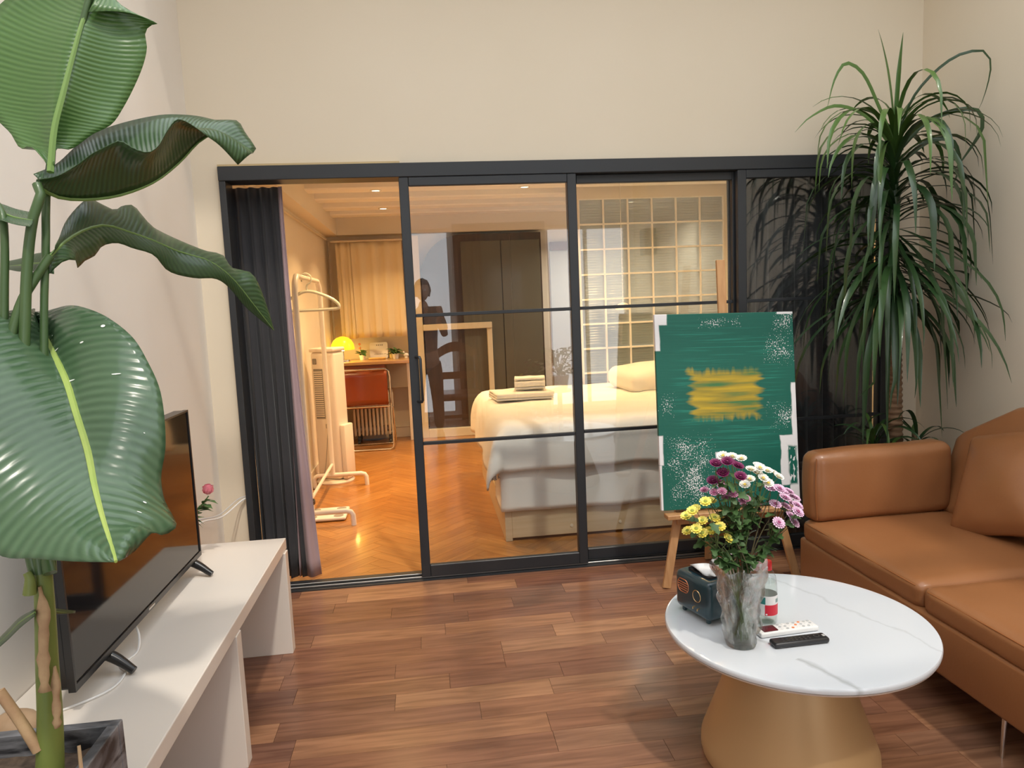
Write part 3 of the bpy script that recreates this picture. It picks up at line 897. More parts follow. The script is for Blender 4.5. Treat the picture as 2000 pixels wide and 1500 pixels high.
for v in st.verts:
    v.co = Vector((v.co.x*.055, v.co.y*.05, v.co.z*.036))*(1+.08*noise.noise(v.co*1.5)) + Vector((-1.035, -2.135, .548))
tag(obj('brown_stone', st, mat('brown_stone', (.33, .21, .12), .7, var=(.46, .32, .20), vscale=14), smooth='all'), 'rounded brown stone on the bench behind the marbled planter', 'stone')

# ------------------------------------------------------------------ tall dracaena in the corner
M_drac = mat('dracaena_leaf', (.014, .042, .013), .36, var=(.030, .075, .020), vscale=2.5, coat=.18)
M_drac_y = mat('dracaena_young_leaf', (.05, .115, .022), .36, var=(.075, .15, .032), vscale=2.5, coat=.18)
M_bark = mat('ringed_bark', (.30, .185, .105), .85, var=(.16, .09, .05), vscale=16, vstretch=(1, 1, 5), bump=.5, bscale=40, bstretch=(1, 1, 4))
dr = thing('dracaena_plant', 'tall dracaena with drooping strap leaves in the corner behind the sofa', 'plant', (2.47, -.37, 0))
part('pot', lathe(NB(), [(0, 0), (.13, 0), (.15, .02), (.175, .36), (.185, .38), (.165, .38), (.155, .35), (0, .35)], 36, (2.47, -.37, 0)), mat('glazed_clay', (.55, .50, .44), .4), dr, True)
part('soil', lathe(NB(), [(0, .352), (.10, .354), (.154, .349)], 24, (2.47, -.37, 0), cap=False), M_soil, dr, True)
tk = NB()
prof = []
for i in range(75):
    z = .33 + i*.0155
    prof.append((.036 - .004*i/75 + (.0045 if i % 2 else -.002), z))
lathe(tk, prof, 16, (0, 0, 0))
for v in tk.verts:
    t = (v.co.z-.33)/1.15
    v.co.x += 2.492 - .03*t
    v.co.y += -.37
    v.co.z += .006*noise.noise(v.co*14)
part('trunk', tk, M_bark, dr, True)
top = [Vector((2.462, -.37, 1.44)), Vector((2.455, -.37, 1.75)), Vector((2.452, -.372, 2.05)), Vector((2.45, -.37, 2.30))]
s = NB(); tube(s, top, [.030, .026, .020, .012], 12, n=14); part('crown_stem', s, M_drac, dr, True)

def strap(base, az, el, L, w, droop, seed, clampw=True, twist=.3):
    """one drooping strap leaf; returns its centre line and mesh"""
    rr = random.Random(seed)
    n = 11
    ds = L/n
    p = Vector(base)
    pts = [p.copy()]
    e = el
    a = az
    for i in range(n):
        d = Vector((math.cos(a)*math.cos(e), math.sin(a)*math.cos(e), math.sin(e)))
        p = p + d*ds
        if clampw:
            p.x = min(p.x, 2.850); p.y = min(p.y, -.06)
            if p.z < 1.0 and p.z > .3 and p.x > 1.6: p.y = max(p.y, -.70)
        pts.append(p.copy())
        t = (i+1)/n
        e = max(-1.48, e - droop*ds*(.5+1.7*t)*(1 if e > -.3 else .7))
        a += rr.uniform(-.05, .05)
    bm = NB()
    tw = rr.uniform(-twist, twist)
    rows = []
    for i, q in enumerate(pts):
        t = i/n
        T = (pts[min(i+1, n)]-pts[max(i-1, 0)])
        T = T.normalized() if T.length > 1e-8 else Vector((0, 0, -1))
        S = Vector((-math.sin(az), math.cos(az), 0))
        S = (S - T*S.dot(T)).normalized()
        S = Matrix.Rotation(tw*t*2, 3, T) @ S
        N_ = T.cross(S)
        ww = w*(.55+.45*min(1, t*5))*min(1.0, (1-t)*2.6+.02)**.8
        rows.append([bm.verts.new(q + S*ww*s + N_*ww*.30*abs(s)) for s in (-1, 0, 1)])
    for A, B in zip(rows, rows[1:]):
        for j in range(2):
            bm.faces.new((A[j], A[j+1], B[j+1], B[j]))
    return bm
rr = random.Random(21)
def add_strap(*a, m=None, name='leaf', **k):
    return part(name, strap(*a, **k), m or M_drac, dr, 'all')
GA = 2.39996
for i in range(210):
    t = (i/209)**1.25
    z = 1.46 + .84*t
    c = catmull(top, 30)[min(29, int(29*(z-1.44)/.86))]
    az = i*GA + rr.uniform(-.25, .25)
    el = .05 + .90*t**1.3 + rr.uniform(-.28, .32)
    L = rr.uniform(.66, .95)*(1 - .12*t)
    dp = rr.uniform(3.2, 5.4)
    if t < .42: el = rr.uniform(-.85, .15); dp = rr.uniform(1.3, 2.8)
    # leaves that would run straight into a wall are shorter and rise more
    if math.sin(az) > .3: L *= .62; el += .25
    if math.cos(az) > .55: L *= .74; el += .10
    add_strap((c.x, c.y, z), az, el, L, rr.uniform(.0105, .0175), dp, i, m=M_drac_y if t > .80 else M_drac)
# the upright tuft and the long looping leaves at the top
for a in (((2.45, -.37, 2.24), 2.2, 1.50, .60, .014, .25, 901), ((2.452, -.37, 2.24), .3, 1.52, .56, .013, .15, 902), ((2.45, -.37, 2.22), 3.0, 1.25, .55, .014, 2.6, 903),
          ((2.45, -.37, 2.2), 3.3, 1.0, .62, .013, 2.8, 904), ((2.45, -.372, 2.2), 3.7, .85, .70, .013, 2.6, 905), ((2.45, -.372, 2.18), 3.5, .6, .62, .015, 3.0, 906), ((2.45, -.372, 2.2), 4.2, .9, .6, .016, 3.2, 907), ((2.45, -.372, 2.2), 5.2, .8, .62, .015, 3.3, 908)):
    add_strap(*a, m=M_drac_y)
def path_strap(P, w, m):
    Q = catmull(P, 18)
    bm = NB(); rows = []
    for i, q in enumerate(Q):
        t = i/17
        T = (Q[min(i+1, 17)]-Q[max(i-1, 0)]).normalized()
        S = T.cross(Vector((0, -1, 0.15))).normalized()
        ww = w*min(1, (1-t)*2.5+.05)*min(1, .5+t*4)
        rows.append([bm.verts.new(q+S*ww*s+Vector((0, .2*ww*abs(s), 0))) for s in (-1, 0, 1)])
    for A, B in zip(rows, rows[1:]):
        for j in range(2):
            bm.faces.new((A[j], A[j+1], B[j+1], B[j]))
    return part('leaf', bm, m, dr, 'all')
path_strap([(2.46, -.38, 2.28), (2.53, -.42, 2.48), (2.66, -.50, 2.62), (2.78, -.55, 2.64), (2.82, -.56, 2.58), (2.80, -.55, 2.43), (2.77, -.54, 2.35)], .007, M_drac)
path_strap([(2.47, -.38, 2.20), (2.58, -.42, 2.33), (2.72, -.48, 2.38), (2.80, -.52, 2.36), (2.81, -.53, 2.28), (2.74, -.52, 2.16), (2.66, -.5, 2.05)], .012, M_drac)
path_strap([(2.47, -.39, 2.14), (2.60, -.43, 2.24), (2.70, -.47, 2.23), (2.73, -.48, 2.10), (2.68, -.48, 1.98)], .012, M_drac)
path_strap([(2.44, -.39, 2.24), (2.32, -.44, 2.40), (2.20, -.48, 2.56), (2.10, -.50, 2.60), (2.03, -.52, 2.52), (1.99, -.52, 2.38)], .010, M_drac_y)
path_strap([(2.44, -.39, 2.2), (2.25, -.44, 2.36), (2.05, -.5, 2.40), (1.90, -.52, 2.34), (1.82, -.53, 2.27)], .009, M_drac_y)
# straw strip by the trunk: light of the curtain gap put into colour
s = NB(); tube(s, [(2.41, -.41, 1.42), (2.40, -.415, 1.30), (2.397, -.415, 1.12), (2.393, -.415, 1.06)], [.004, .007, .006, .002], 6, n=10, flat=.35)
tag(part('light_gap_strip', s, mat('light_gap_straw', (.55, .42, .22), .7), dr, True), 'straw coloured withered leaf')
# low rosette at the foot of the trunk
for i in range(34):
    t = i/33
    az = i*GA
    sx = 2.36 if i % 3 else 2.60
    L = rr.uniform(.30, .46)
    if math.sin(az) > .3: L *= .6
    if math.cos(az) > .4: L *= .8
    add_strap((sx, -.36-.02*(i % 2), .56+.14*t), az, .75+.5*t, L, rr.uniform(.009, .014), rr.uniform(4.5, 6.5), 500+i, m=M_drac_y if i % 4 == 0 else M_drac)
for sx in (2.36, 2.60):
    s = NB(); tube(s, [(2.47+(sx-2.47)*.6, -.365, .33), (sx, -.365, .72)], .012, 8); part('offshoot_stem', s, M_bark, dr, True)

# ------------------------------------------------------------------ round coffee table
M_marb = mat('white_sintered_stone', (.70, .72, .74), .10, coat=.5)
N, L, p = nodes(M_marb)
tc = N.new('ShaderNodeTexCoord')
sxy = N.new('ShaderNodeSeparateXYZ'); L.new(tc.outputs['Object'], sxy.inputs[0])
def tm(op, a, b=None, c=None):
    n = N.new('ShaderNodeMath'); n.operation = op
    for i, v in enumerate((a, b, c)):
        if v is None: continue
        if isinstance(v, (int, float)): n.inputs[i].default_value = v
        else: L.new(v, n.inputs[i])
    return n.outputs[0]
nv = N.new('ShaderNodeTexNoise'); nv.inputs['Scale'].default_value = 7; nv.inputs['Detail'].default_value = 5; L.new(tc.outputs['Object'], nv.inputs['Vector'])
nv2 = N.new('ShaderNodeTexNoise'); nv2.inputs['Scale'].default_value = 2.2; L.new(tc.outputs['Object'], nv2.inputs['Vector'])
def vein(nx, ny, c, wob, half):
    # distance to a wandering line across the stone
    d = tm('ADD', tm('ADD', tm('MULTIPLY', sxy.outputs[0], nx), tm('MULTIPLY', sxy.outputs[1], ny)), c)
    d = tm('ABSOLUTE', tm('ADD', d, tm('MULTIPLY', tm('SUBTRACT', nv.outputs['Fac'], .5), wob)))
    r = N.new('ShaderNodeMapRange'); r.inputs['From Min'].default_value = half; r.inputs['From Max'].default_value = 0.0; L.new(d, r.inputs['Value'])
    return tm('MULTIPLY', r.outputs[0], tm('GREATER_THAN', nv2.outputs['Fac'], .40))
vs = tm('MAXIMUM', vein(.923, .385, -.151, .07, .014), tm('MULTIPLY', vein(.95, .31, -.72, .10, .008), .5))
mxv = N.new('ShaderNodeMix'); mxv.data_type = 'RGBA'
mxv.inputs['A'].default_value = (.68, .715, .76, 1); mxv.inputs['B'].default_value = (.42, .44, .46, 1)
L.new(tm('MULTIPLY', vs, .8), mxv.inputs['Factor']); L.new(mxv.outputs['Result'], p.inputs['Base Color'])
M_cone = mat('matte_gold_cone', (.60, .39, .19), .42, metal=.25, rvar=.03)
TX, TY, TR = 1.125, -1.81, .41
ct = thing('coffee_table', 'round coffee table with white stone top on a gold cone base', 'table', (TX, TY, 0))
part('table_top', lathe(NB(), [(0, .430), (TR-.006, .430), (TR-.001, .434), (TR, .440), (TR-.001, .447), (TR-.003, .4497), (TR-.006, .450), (TR-.03, .450), (0, .450)], 96, (TX, TY, 0)), M_marb, ct, True)
part('top_edge', lathe(NB(), [(TR-.02, .4245), (TR-.006, .425), (TR-.004, .4299), (TR-.02, .4299)], 96, (TX, TY, 0), cap=False), mat('pale_edge_band', (.72, .62, .55), .4), ct, True)
part('cone_base', lathe(NB(), [(0, 0), (.262, 0), (.272, .006), (.275, .02), (.273, .05), (.145, .40), (.135, .424), (0, .424)], 96, (TX-.025, TY, 0)), M_cone, ct, True)
TZ = .4502

# crinkled glass vase
M_vg = bpy.data.materials.new('crinkled_clear_glass'); M_vg.use_nodes = True
N, L = M_vg.node_tree.nodes, M_vg.node_tree.links
N.remove(N['Principled BSDF'])
g = N.new('ShaderNodeBsdfGlass'); g.inputs['IOR'].default_value = 1.45; g.inputs['Roughness'].default_value = .0; g.inputs[0].default_value = (.98, .985, .985, 1)
tt = N.new('ShaderNodeBsdfTransparent'); tt.inputs[0].default_value = (.97, .975, .975, 1)
mx = N.new('ShaderNodeMixShader'); mx.inputs[0].default_value = .52
L.new(g.outputs[0], mx.inputs[1]); L.new(tt.outputs[0], mx.inputs[2]); L.new(mx.outputs[0], N['Material Output'].inputs['Surface'])
VX, VY = .893, -1.918
va = thing('glass_vase', 'crinkled clear glass vase of cut flowers on the round white table', 'vase', (VX, VY, TZ))
bm = NB()
prof = []
H_ = .25
outer = [(.043, 0), (.047, .012), (.050, .06), (.055, .12), (.064, .18), (.074, .225), (.079, .25)]
def rr_at(z, tab):
    for (r0, z0), (r1, z1) in zip(tab, tab[1:]):
        if z <= z1: return r0+(r1-r0)*(z-z0)/(z1-z0)
    return tab[-1][0]
prof = [(0, 0)] + [(rr_at(H_*i/22, outer), H_*i/22) for i in range(23)]
prof += [(rr_at(H_*(1-i/18), outer)-.0055, H_*(1-i/18)) for i in range(1, 18)] + [(.038, .016), (0, .016)]
lathe(bm, prof, 64)
for v in bm.verts:
    r = math.hypot(v.co.x, v.co.y)
    if r < 1e-4: continue
    a = math.atan2(v.co.y, v.co.x)
    z = v.co.z
    inn = r < rr_at(z, outer)-.002
    k = .0052*min(1, z/.03)*(1 if not inn else .25)
    d = k*(1.2*math.sin(5*a+55*z) + math.sin(4*a-z*70+1.3) + .5*math.sin(10*a))
    if z > .20: d += .003*math.sin(6*a)*(z-.20)/.05
    v.co.x *= (r+d)/r; v.co.y *= (r+d)/r
    if z > .225: v.co.z += .006*math.sin(6*a+.6)*(z-.225)/.025
pos(obj('vase_glass', bm, M_vg, None, True), (VX, VY, TZ), par=va)
M_water = thin_glass('still_water', (.93, .95, .92), 0, 1.33)
pos(obj('water', lathe(NB(), [(0, .0175), (.036, .0175), (.043, .06), (.0475, .115), (0, .115)], 32), M_water, None, True), (VX, VY, TZ), par=va)

# cut chrysanthemums: five bunches of spray flowers, each spray a thing
BLOOMS = {
 'magenta': [(0.805,-1.954,1.019),(0.832,-1.972,1.027),(0.88,-1.934,1.002),(0.822,-1.965,0.993),(0.869,-1.976,0.982),(0.805,-1.933,0.964),(0.853,-1.866,0.936),(0.887,-1.881,1)],
 'mauve': [(0.798,-1.886,0.926),(0.799,-1.956,0.937),(0.84,-1.915,0.942),(0.838,-1.949,0.917),(0.853,-1.963,0.929),(0.816,-1.971,0.943),(0.884,-1.957,0.907),(0.931,-1.864,0.862),(0.969,-1.877,0.87),(0.968,-1.88,0.852),(0.944,-1.881,0.83),(0.893,-1.96,0.913)],
 'white': [(0.831,-1.945,1.039),(0.878,-1.903,1.025),(0.912,-1.89,1.013),(0.949,-1.874,0.974),(0.97,-1.871,0.961),(0.938,-1.974,0.972),(0.93,-1.906,0.953),(0.989,-1.898,0.973),(1.013,-1.919,0.958),(0.935,-1.962,1),(0.907,-1.923,0.942),(0.954,-1.973,0.956),(0.976,-1.864,0.982),(1.024,-1.872,0.956)],
 'pink': [(0.992,-1.914,0.926),(1.003,-1.946,0.93),(1.073,-1.867,0.896),(1.039,-1.911,0.891),(1.091,-1.87,0.876),(1.082,-1.875,0.857),(1.073,-1.919,0.867),(0.997,-1.931,0.88),(1.044,-1.907,0.862),(1.048,-1.929,0.839),(1.05,-1.964,0.862),(1.049,-1.945,0.825),(1.05,-1.879,0.898),(0.983,-1.979,0.839)],
 'yellow': [(0.763,-1.979,0.919),(0.81,-1.904,0.898),(0.735,-1.949,0.885),(0.729,-1.915,0.861),(0.775,-1.924,0.845),(0.806,-1.94,0.856),(0.866,-1.855,0.829),(0.742,-1.96,0.835),(0.795,-1.931,0.815),(0.814,-1.959,0.836),(0.737,-1.903,0.811),(0.843,-1.949,0.794),(0.769,-1.939,0.813),(0.768,-1.888,0.873)],
}

def bloom_mesh(name, r, petals, layers, m, up):
    bm = NB()
    for l in range(layers):
        n = petals - l*2
        rad = r*(1-.22*l)
        tilt = up + .30*l
        for k in range(n):
            a = 2*PI*(k+.5*l)/n
            o_ = Vector((math.cos(a), math.sin(a), 0)); s_ = Vector((-math.sin(a), math.cos(a), 0))
            w = rad*PI/n*.85
            p0 = Vector((0, 0, .001*l)) + o_*r*.12
            d = o_*math.cos(tilt)+Vector((0, 0, math.sin(tilt)))
            p1 = p0 + d*rad*.5; p2 = p0 + d*rad*.92; p3 = p0 + d*rad + Vector((0, 0, -r*.05))
            V = [bm.verts.new(q) for q in (p0, p1 - s_*w, p1 + s_*w, p2 - s_*w*.85, p2 + s_*w*.85, p3)]
            bm.faces.new((V[0], V[1], V[2])); bm.faces.new((V[1], V[3], V[4], V[2])); bm.faces.new((V[3], V[5], V[4]))
    me = bpy.data.meshes.new(name); bm.to_mesh(me); bm.free(); me.materials.append(m)
    me.polygons.foreach_set('use_smooth', [True]*len(me.polygons))
    return me
def eye_mesh(r, m):
    bm = NB(); lathe(bm, [(r*.36, 0), (r*.34, r*.12), (r*.2, r*.22), (0, r*.25)], 8, cap=False)
    me = bpy.data.meshes.new('flower_eye'); bm.to_mesh(me); bm.free(); me.materials.append(m)
    return me
M_mag = mat('magenta_petal', (.135, .008, .060), .5, var=(.22, .015, .10), vscale=60)
M_mau = mat('mauve_petal', (.42, .13, .24), .5, var=(.62, .33, .45), vscale=70)
M_wht = mat('white_petal', (.84, .83, .76), .5)
M_pnk = mat('lilac_pink_petal', (.62, .32, .52), .5, var=(.80, .62, .74), vscale=60)
M_yel = mat('yellow_petal', (.86, .70, .07), .5, var=(.88, .78, .20), vscale=60)
M_eye_y = mat('golden_eye', (.62, .42, .02), .7)
M_eye_g = mat('green_eye', (.30, .34, .06), .7)
M_eye_m = mat('dark_eye', (.25, .04, .12), .7)
M_fst = mat('cut_stem', (.13, .19, .06), .5)
M_fst2 = mat('dark_cut_stem', (.10, .085, .04), .5)
M_ful = mat('chrysanthemum_leaf', (.045, .11, .03), .55, var=(.075, .15, .045), vscale=30)
me_fl = simple_leaf_mesh('leaf', .038, .012, 2.5, M_ful, .3)
SPR = {
 'magenta': ('dark magenta chrysanthemum spray at the top of the glass vase', 'bloom', .0185, 14, 4, M_mag, .45, M_eye_m, M_fst, (-.25, .6)),
 'mauve': ('faded mauve chrysanthemum spray low in the middle of the bouquet', 'bloom', .0135, 12, 3, M_mau, .25, M_eye_m, M_fst2, (0, -.5)),
 'white': ('creamy white chrysanthemum spray rising between the magenta and pink flowers', 'bloom', .0165, 12, 3, M_wht, .40, M_eye_y, M_fst, (.35, .5)),
 'pink': ('lilac pink chrysanthemum spray leaning over the red capped bottle', 'bloom', .0180, 14, 3, M_pnk, .15, M_eye_m, M_fst2, (.7, 0)),
 'yellow': ('yellow daisy like chrysanthemum spray leaning towards the green tissue box', 'bloom', .0160, 11, 2, M_yel, .2, M_eye_g, M_fst, (-.7, -.1)),
}
rr = random.Random(77)
for key, pts in BLOOMS.items():
    lab, nm, r, pet, lay, m, upk, me_, mst, (ox, oy) = SPR[key]
    sp = thing('chrysanthemum_spray', lab, 'flower', (VX, VY, TZ+.02), group=None)
    bme = bloom_mesh('bloom', r, pet, lay, m, upk)
    eme = eye_mesh(r, me_)
    cx = sum(q[0] for q in pts)/len(pts); cy = sum(q[1] for q in pts)/len(pts); cz = sum(q[2] for q in pts)/len(pts)
    foot = Vector((VX - ox*.025, VY - oy*.02, TZ+.022))
    neck = Vector((VX + ox*.045, VY + oy*.03, TZ+.245))
    fork = Vector((neck.x*.45+cx*.55, neck.y*.45+cy*.55, neck.z*.5+cz*.5-.02))
    s = NB(); tube(s, [foot, foot.lerp(neck, .5), neck, fork], [.0030, .0030, .0026, .002], 6, n=16)
    part('stem', s, mst, sp, True)
    for k in range(2):
        f2 = foot + Vector((rr.uniform(-.015, .015), rr.uniform(-.015, .015), 0))
        n2 = neck + Vector((rr.uniform(-.014, .014), rr.uniform(-.014, .014), 0))
        k2 = Vector(pts[rr.randrange(len(pts))])
        s = NB(); tube(s, [f2, f2.lerp(n2, .5), n2, n2.lerp(k2, .5)+Vector((0, 0, .01)), k2-Vector((0, 0, .02))], [.0026, .0024, .002, .0013], 6, n=16)
        part('stem', s, mst, sp, True)
    br = NB()
    for q in pts:
        q = Vector(q)
        o = link('bloom', bme, None, sp)
        o.location = q - sp.location
        dirv = (q - fork).normalized()*.8 + Vector((rr.uniform(-.2, .2), -.55, .45))
        o.rotation_euler = dirv.to_track_quat('Z', 'X').to_euler()
        e = link('flower_eye', eme, None, o)
        e.location = (0, 0, .002)
        mid = fork.lerp(q, .55) + Vector((rr.uniform(-.012, .012), rr.uniform(-.012, .012), -.008))
        tube(br, [fork, mid, q], [.0013, .0009], 5, n=7)
    tag(part('twigs', br, mst, sp, True), kind='stuff')
    for k in range(46):
        t = rr.uniform(0, 1)
        base = neck.lerp(fork, rr.uniform(-.1, 1)) if t < .5 else fork.lerp(Vector(pts[rr.randrange(len(pts))]), rr.uniform(.1, .8))
        o = link('leaf', me_fl, None, sp)
        o.location = base - sp.location
        o.rotation_euler = (rr.uniform(-.7, .7), rr.uniform(-.7, .5), rr.uniform(0, 2*PI))
        o.scale = (1, 1, 1)

# radio-shaped tissue box
M_teal = mat('dark_teal_lacquer', (.012, .042, .055), .28, coat=.35)
M_cop = mat('copper_trim', (.72, .28, .14), .35, .7)
M_gold = mat('brass_detail', (.75, .52, .26), .3, .9)
M_dark = mat('dark_recess', (.012, .012, .014), .6)
ta = math.atan2(-.95, .30)      # the long side runs away from the camera at this heading
tb = thing('tissue_box', 'dark teal tissue box shaped like a small radio beside the glass vase', 'tissue box', (.868, -1.70, TZ), (0, 0, ta))
def sub(name, bm, m, par, smooth=False, loc=None, rot=None):
    return obj(name, bm, m, par, smooth, loc, rot)
# local axes: x along the long side, y towards the grille side (-y is the room side with the grille)
bd = NB()
box(bd, -.088, .088, -.056, .056, .014, .142, .020, 4)
sub('box_body', bd, M_teal, tb, True)
sub('slot', rbox(-.055, .055, -.026, .026, .1410, .1428, .008, 3), M_dark, tb)
ts = NB()
def tis(u, v):
    return Vector((-.045+.09*u + .010*math.sin(v*5), -.004+.02*math.sin(u*7+v*3)*(.3+v), .132+.040*v*(1-.55*(2*u-1)**2)))
o = sub('tissue', grid(NB(), tis, 16, 8), mat('white_tissue', (.85, .85, .84), .8), tb, 'all'); solidify(o, .001)
for x in (-.06, .06):
    for y_ in (-.034, .034):
        sub('foot', lathe(NB(), [(.006, 0), (.009, .004), (.009, .016), (0, .016)], 14), M_teal, tb, True, (x, y_, 0))
gp = []
for k in range(24):
    a = 2*PI*k/24
    gp.append((-.040 + math.copysign(.010, math.cos(a)) + .018*math.cos(a), .097 + .022*math.sin(a)))
gr = NB(); tube(gr, [(x, -.0565, z) for x, z in gp + gp[:1]], .0016, 6, cap=False)
gq = sub('speaker_grille', gr, M_cop, tb, True)
for z in (.084, .092, .100, .108):
    sub('grille_slat', rbox(-.064, -.016, -.0585, -.0555, z-.0017, z+.0017, .0008, 1), M_cop, gq)
kn = NB(); tube(kn, [(.030+.019*math.cos(2*PI*k/28), -.0575, .085+.019*math.sin(2*PI*k/28)) for k in range(29)], .0014, 6, cap=False)
sub('dial_ring', kn, M_gold, tb, True)
sub('dial', lathe(NB(), [(0, 0), (.0165, 0), (.0165, .003), (0, .0035)], 24), M_teal, tb, True, (.030, -.0555, .085), (PI/2, 0, 0))
for x in (.018, .040):
    t_ = NB(); tube(t_, [(x, -.056, .046), (x+.001, -.064, .046), (x+.004, -.067, .042)], .0022, 6); sub('toggle', t_, M_gold, tb, True)

# water bottles
M_pet = thin_glass('clear_plastic', (.96, .97, .975), .03, 1.5)
M_red = mat('red_plastic', (.62, .015, .02), .35)
M_lab = mat('bottle_label', (.80, .80, .80), .4)
M_labr = mat('label_red_band', (.62, .02, .045), .4)
M_labt = mat('label_teal_block', (.03, .22, .20), .4)
def bottle(x, y_, rot, label):
    t = thing('water_bottle', label, 'bottle', (x, y_, TZ), (0, 0, rot), 'red capped water bottles on the table')
    sub('bottle_body', lathe(NB(), [(0, .004), (.022, 0), (.030, .005), (.032, .012), (.0315, .034), (.0325, .040), (.0325, .128), (.0315, .150), (.027, .178), (.018, .198), (.0135, .204), (.0135, .214)], 32), M_pet, t, True)
    sub('water', lathe(NB(), [(0, .006), (.028, .008), (.030, .04), (.0308, .128), (.0300, .148), (.0285, .158), (0, .158)], 24), M_water, t, True)
    sub('cap', lathe(NB(), [(.0155, .205), (.0158, .207), (.0158, .228), (.0145, .232), (0, .232)], 28), M_red, t, True)
    sub('neck_ring', lathe(NB(), [(.0152, .199), (.0165, .200), (.0165, .203), (.0152, .204)], 24, cap=False), M_red, t, True)
    def wrap(z0, z1, a0, a1, r, name, m, par):
        return sub(name, grid(NB(), lambda u, v: Vector((r*math.cos(a0+(a1-a0)*u), r*math.sin(a0+(a1-a0)*u), z0+(z1-z0)*v)), 28, 1), m, par, 'all')
    lb = wrap(.040, .112, 0, 2*PI, .0329, 'label', M_lab, t)
    wrap(.041, .080, -2.35, -.35, .0332, 'red_band', M_labr, lb)
    wrap(.082, .108, -2.85, -2.3, .0332, 'teal_block', M_labt, lb)
    for k in range(11):
        a = -1.25 + k*.052
        wrap(.087, .101, a, a+(.018 if k % 3 else .032), .0333, 'barcode_bar', M_labt, lb)
    sub('badge_dot', lathe(NB(), [(0, .0004), (.003, 0)], 10, cap=False), M_lab, lb, False, (.0336*math.cos(-2.2), .0336*math.sin(-2.2), .046), (PI/2, 0, -2.2+PI/2))
    t.scale = (1, 1, .89)
    return t
bottle(1.035, -1.80, .15, 'red capped water bottle standing clear of the vase on the white table')
bottle(.990, -1.715, 1.2, 'red capped water bottle half hidden behind the glass vase')

# remote controls
M_remw = mat('white_remote_plastic', (.80, .80, .79), .35)
M_remb = mat('black_remote_plastic', (.016, .016, .018), .38)
M_lcd = mat('maroon_display', (.09, .018, .022), .2)
rw = thing('air_conditioner_remote', 'white remote control with a dark red display next to the black one', 'remote control', (1.062, -1.872, TZ), (0, 0, math.radians(4)))
sub('remote_body', rbox(-.098, .098, -.025, .025, .001, .017, .005, 3), M_remw, rw, True)
sub('display', rbox(-.084, -.036, -.018, .018, .0168, .0176, .002, 1), M_lcd, rw)
dl = mat('grey_button', (.45, .47, .48), .5); do = mat('orange_button', (.75, .25, .10), .5)
for i, x in enumerate((-.020, -.002, .016, .034, .052, .070, .084)):
    for j, y_ in enumerate((-.013, .002, .016)):
        sub('button', lathe(NB(), [(.0045, 0), (.0045, .0012), (.004, .0017), (0, .0017)], 10), do if (i, j) in ((3, 1), (4, 2), (2, 0)) else dl if (i+j) % 3 else M_remw, rw, False, (x, y_, .0168))
rb = thing('television_remote', 'black remote control lying at the front of the white table', 'remote control', (1.062, -1.952, TZ), (0, 0, math.radians(1.5)))
sub('remote_body', rbox(-.088, .088, -.021, .021, .001, .018, .007, 3), M_remb, rb, True)
dk = mat('dark_button', (.035, .035, .038), .5)
for i in range(7):
    for j in (-.010, 0, .010):
        sub('button', lathe(NB(), [(.0036, 0), (.0036, .001), (0, .0014)], 8), dk, rb, False, (-.055+i*.014, j, .0178))
sub('ring_button', lathe(NB(), [(.006, 0), (.006, .0012), (.010, .0012), (.010, 0)], 20, cap=False), dk, rb, False, (.055, 0, .0178))
sub('brand_mark', rbox(.074, .082, -.006, .006, .0175, .0182, .0003, 1), mat('pale_print', (.5, .5, .5), .5), rb)

# ------------------------------------------------------------------ easel and canvas
M_pine = mat('orange_pine', (.46, .235, .095), .5, var=(.56, .31, .14), vscale=9, vstretch=(6, 6, .5), bump=.05)
ez = thing('easel', 'wooden studio easel standing before the black glass doors', 'easel', (1.52, -.35, 0))
def beam(bm, a, b, w, d, bev=.002):
    a, b = Vector(a), Vector(b)
    z = (b-a).normalized()
    x = (Vector((1, 0, 0)) - z*z.x).normalized()
    y_ = z.cross(x)
    mt = Matrix((x, y_, z)).transposed().to_4x4(); mt.translation = a
    return box(bm, -w/2, w/2, -d/2, d/2, 0, (b-a).length, bev, 1, mat=mt)
part('leg', beam(NB(), (1.165, -.436, .003), (1.50, -.235, 1.40), .042, .020), M_pine, ez)
part('leg', beam(NB(), (1.872, -.456, .003), (1.575, -.235, 1.40), .042, .020), M_pine, ez)
part('leg', beam(NB(), (1.535, -.085, .003), (1.537, -.205, 1.38), .036, .018), M_pine, ez)
part('mast', beam(NB(), (1.535, -.405, .30), (1.572, -.212, 1.69), .046, .018), M_pine, ez)
part('ledge', box(NB(), 1.17, 1.87, -.470, -.405, .372, .396, .003), M_pine, ez)
part('cross_bar', box(NB(), 1.24, 1.80, -.408, -.390, .325, .372, .003), M_pine, ez)
part('hinge_block', box(NB(), 1.49, 1.585, -.255, -.215, 1.33, 1.40, .003), M_pine, ez)

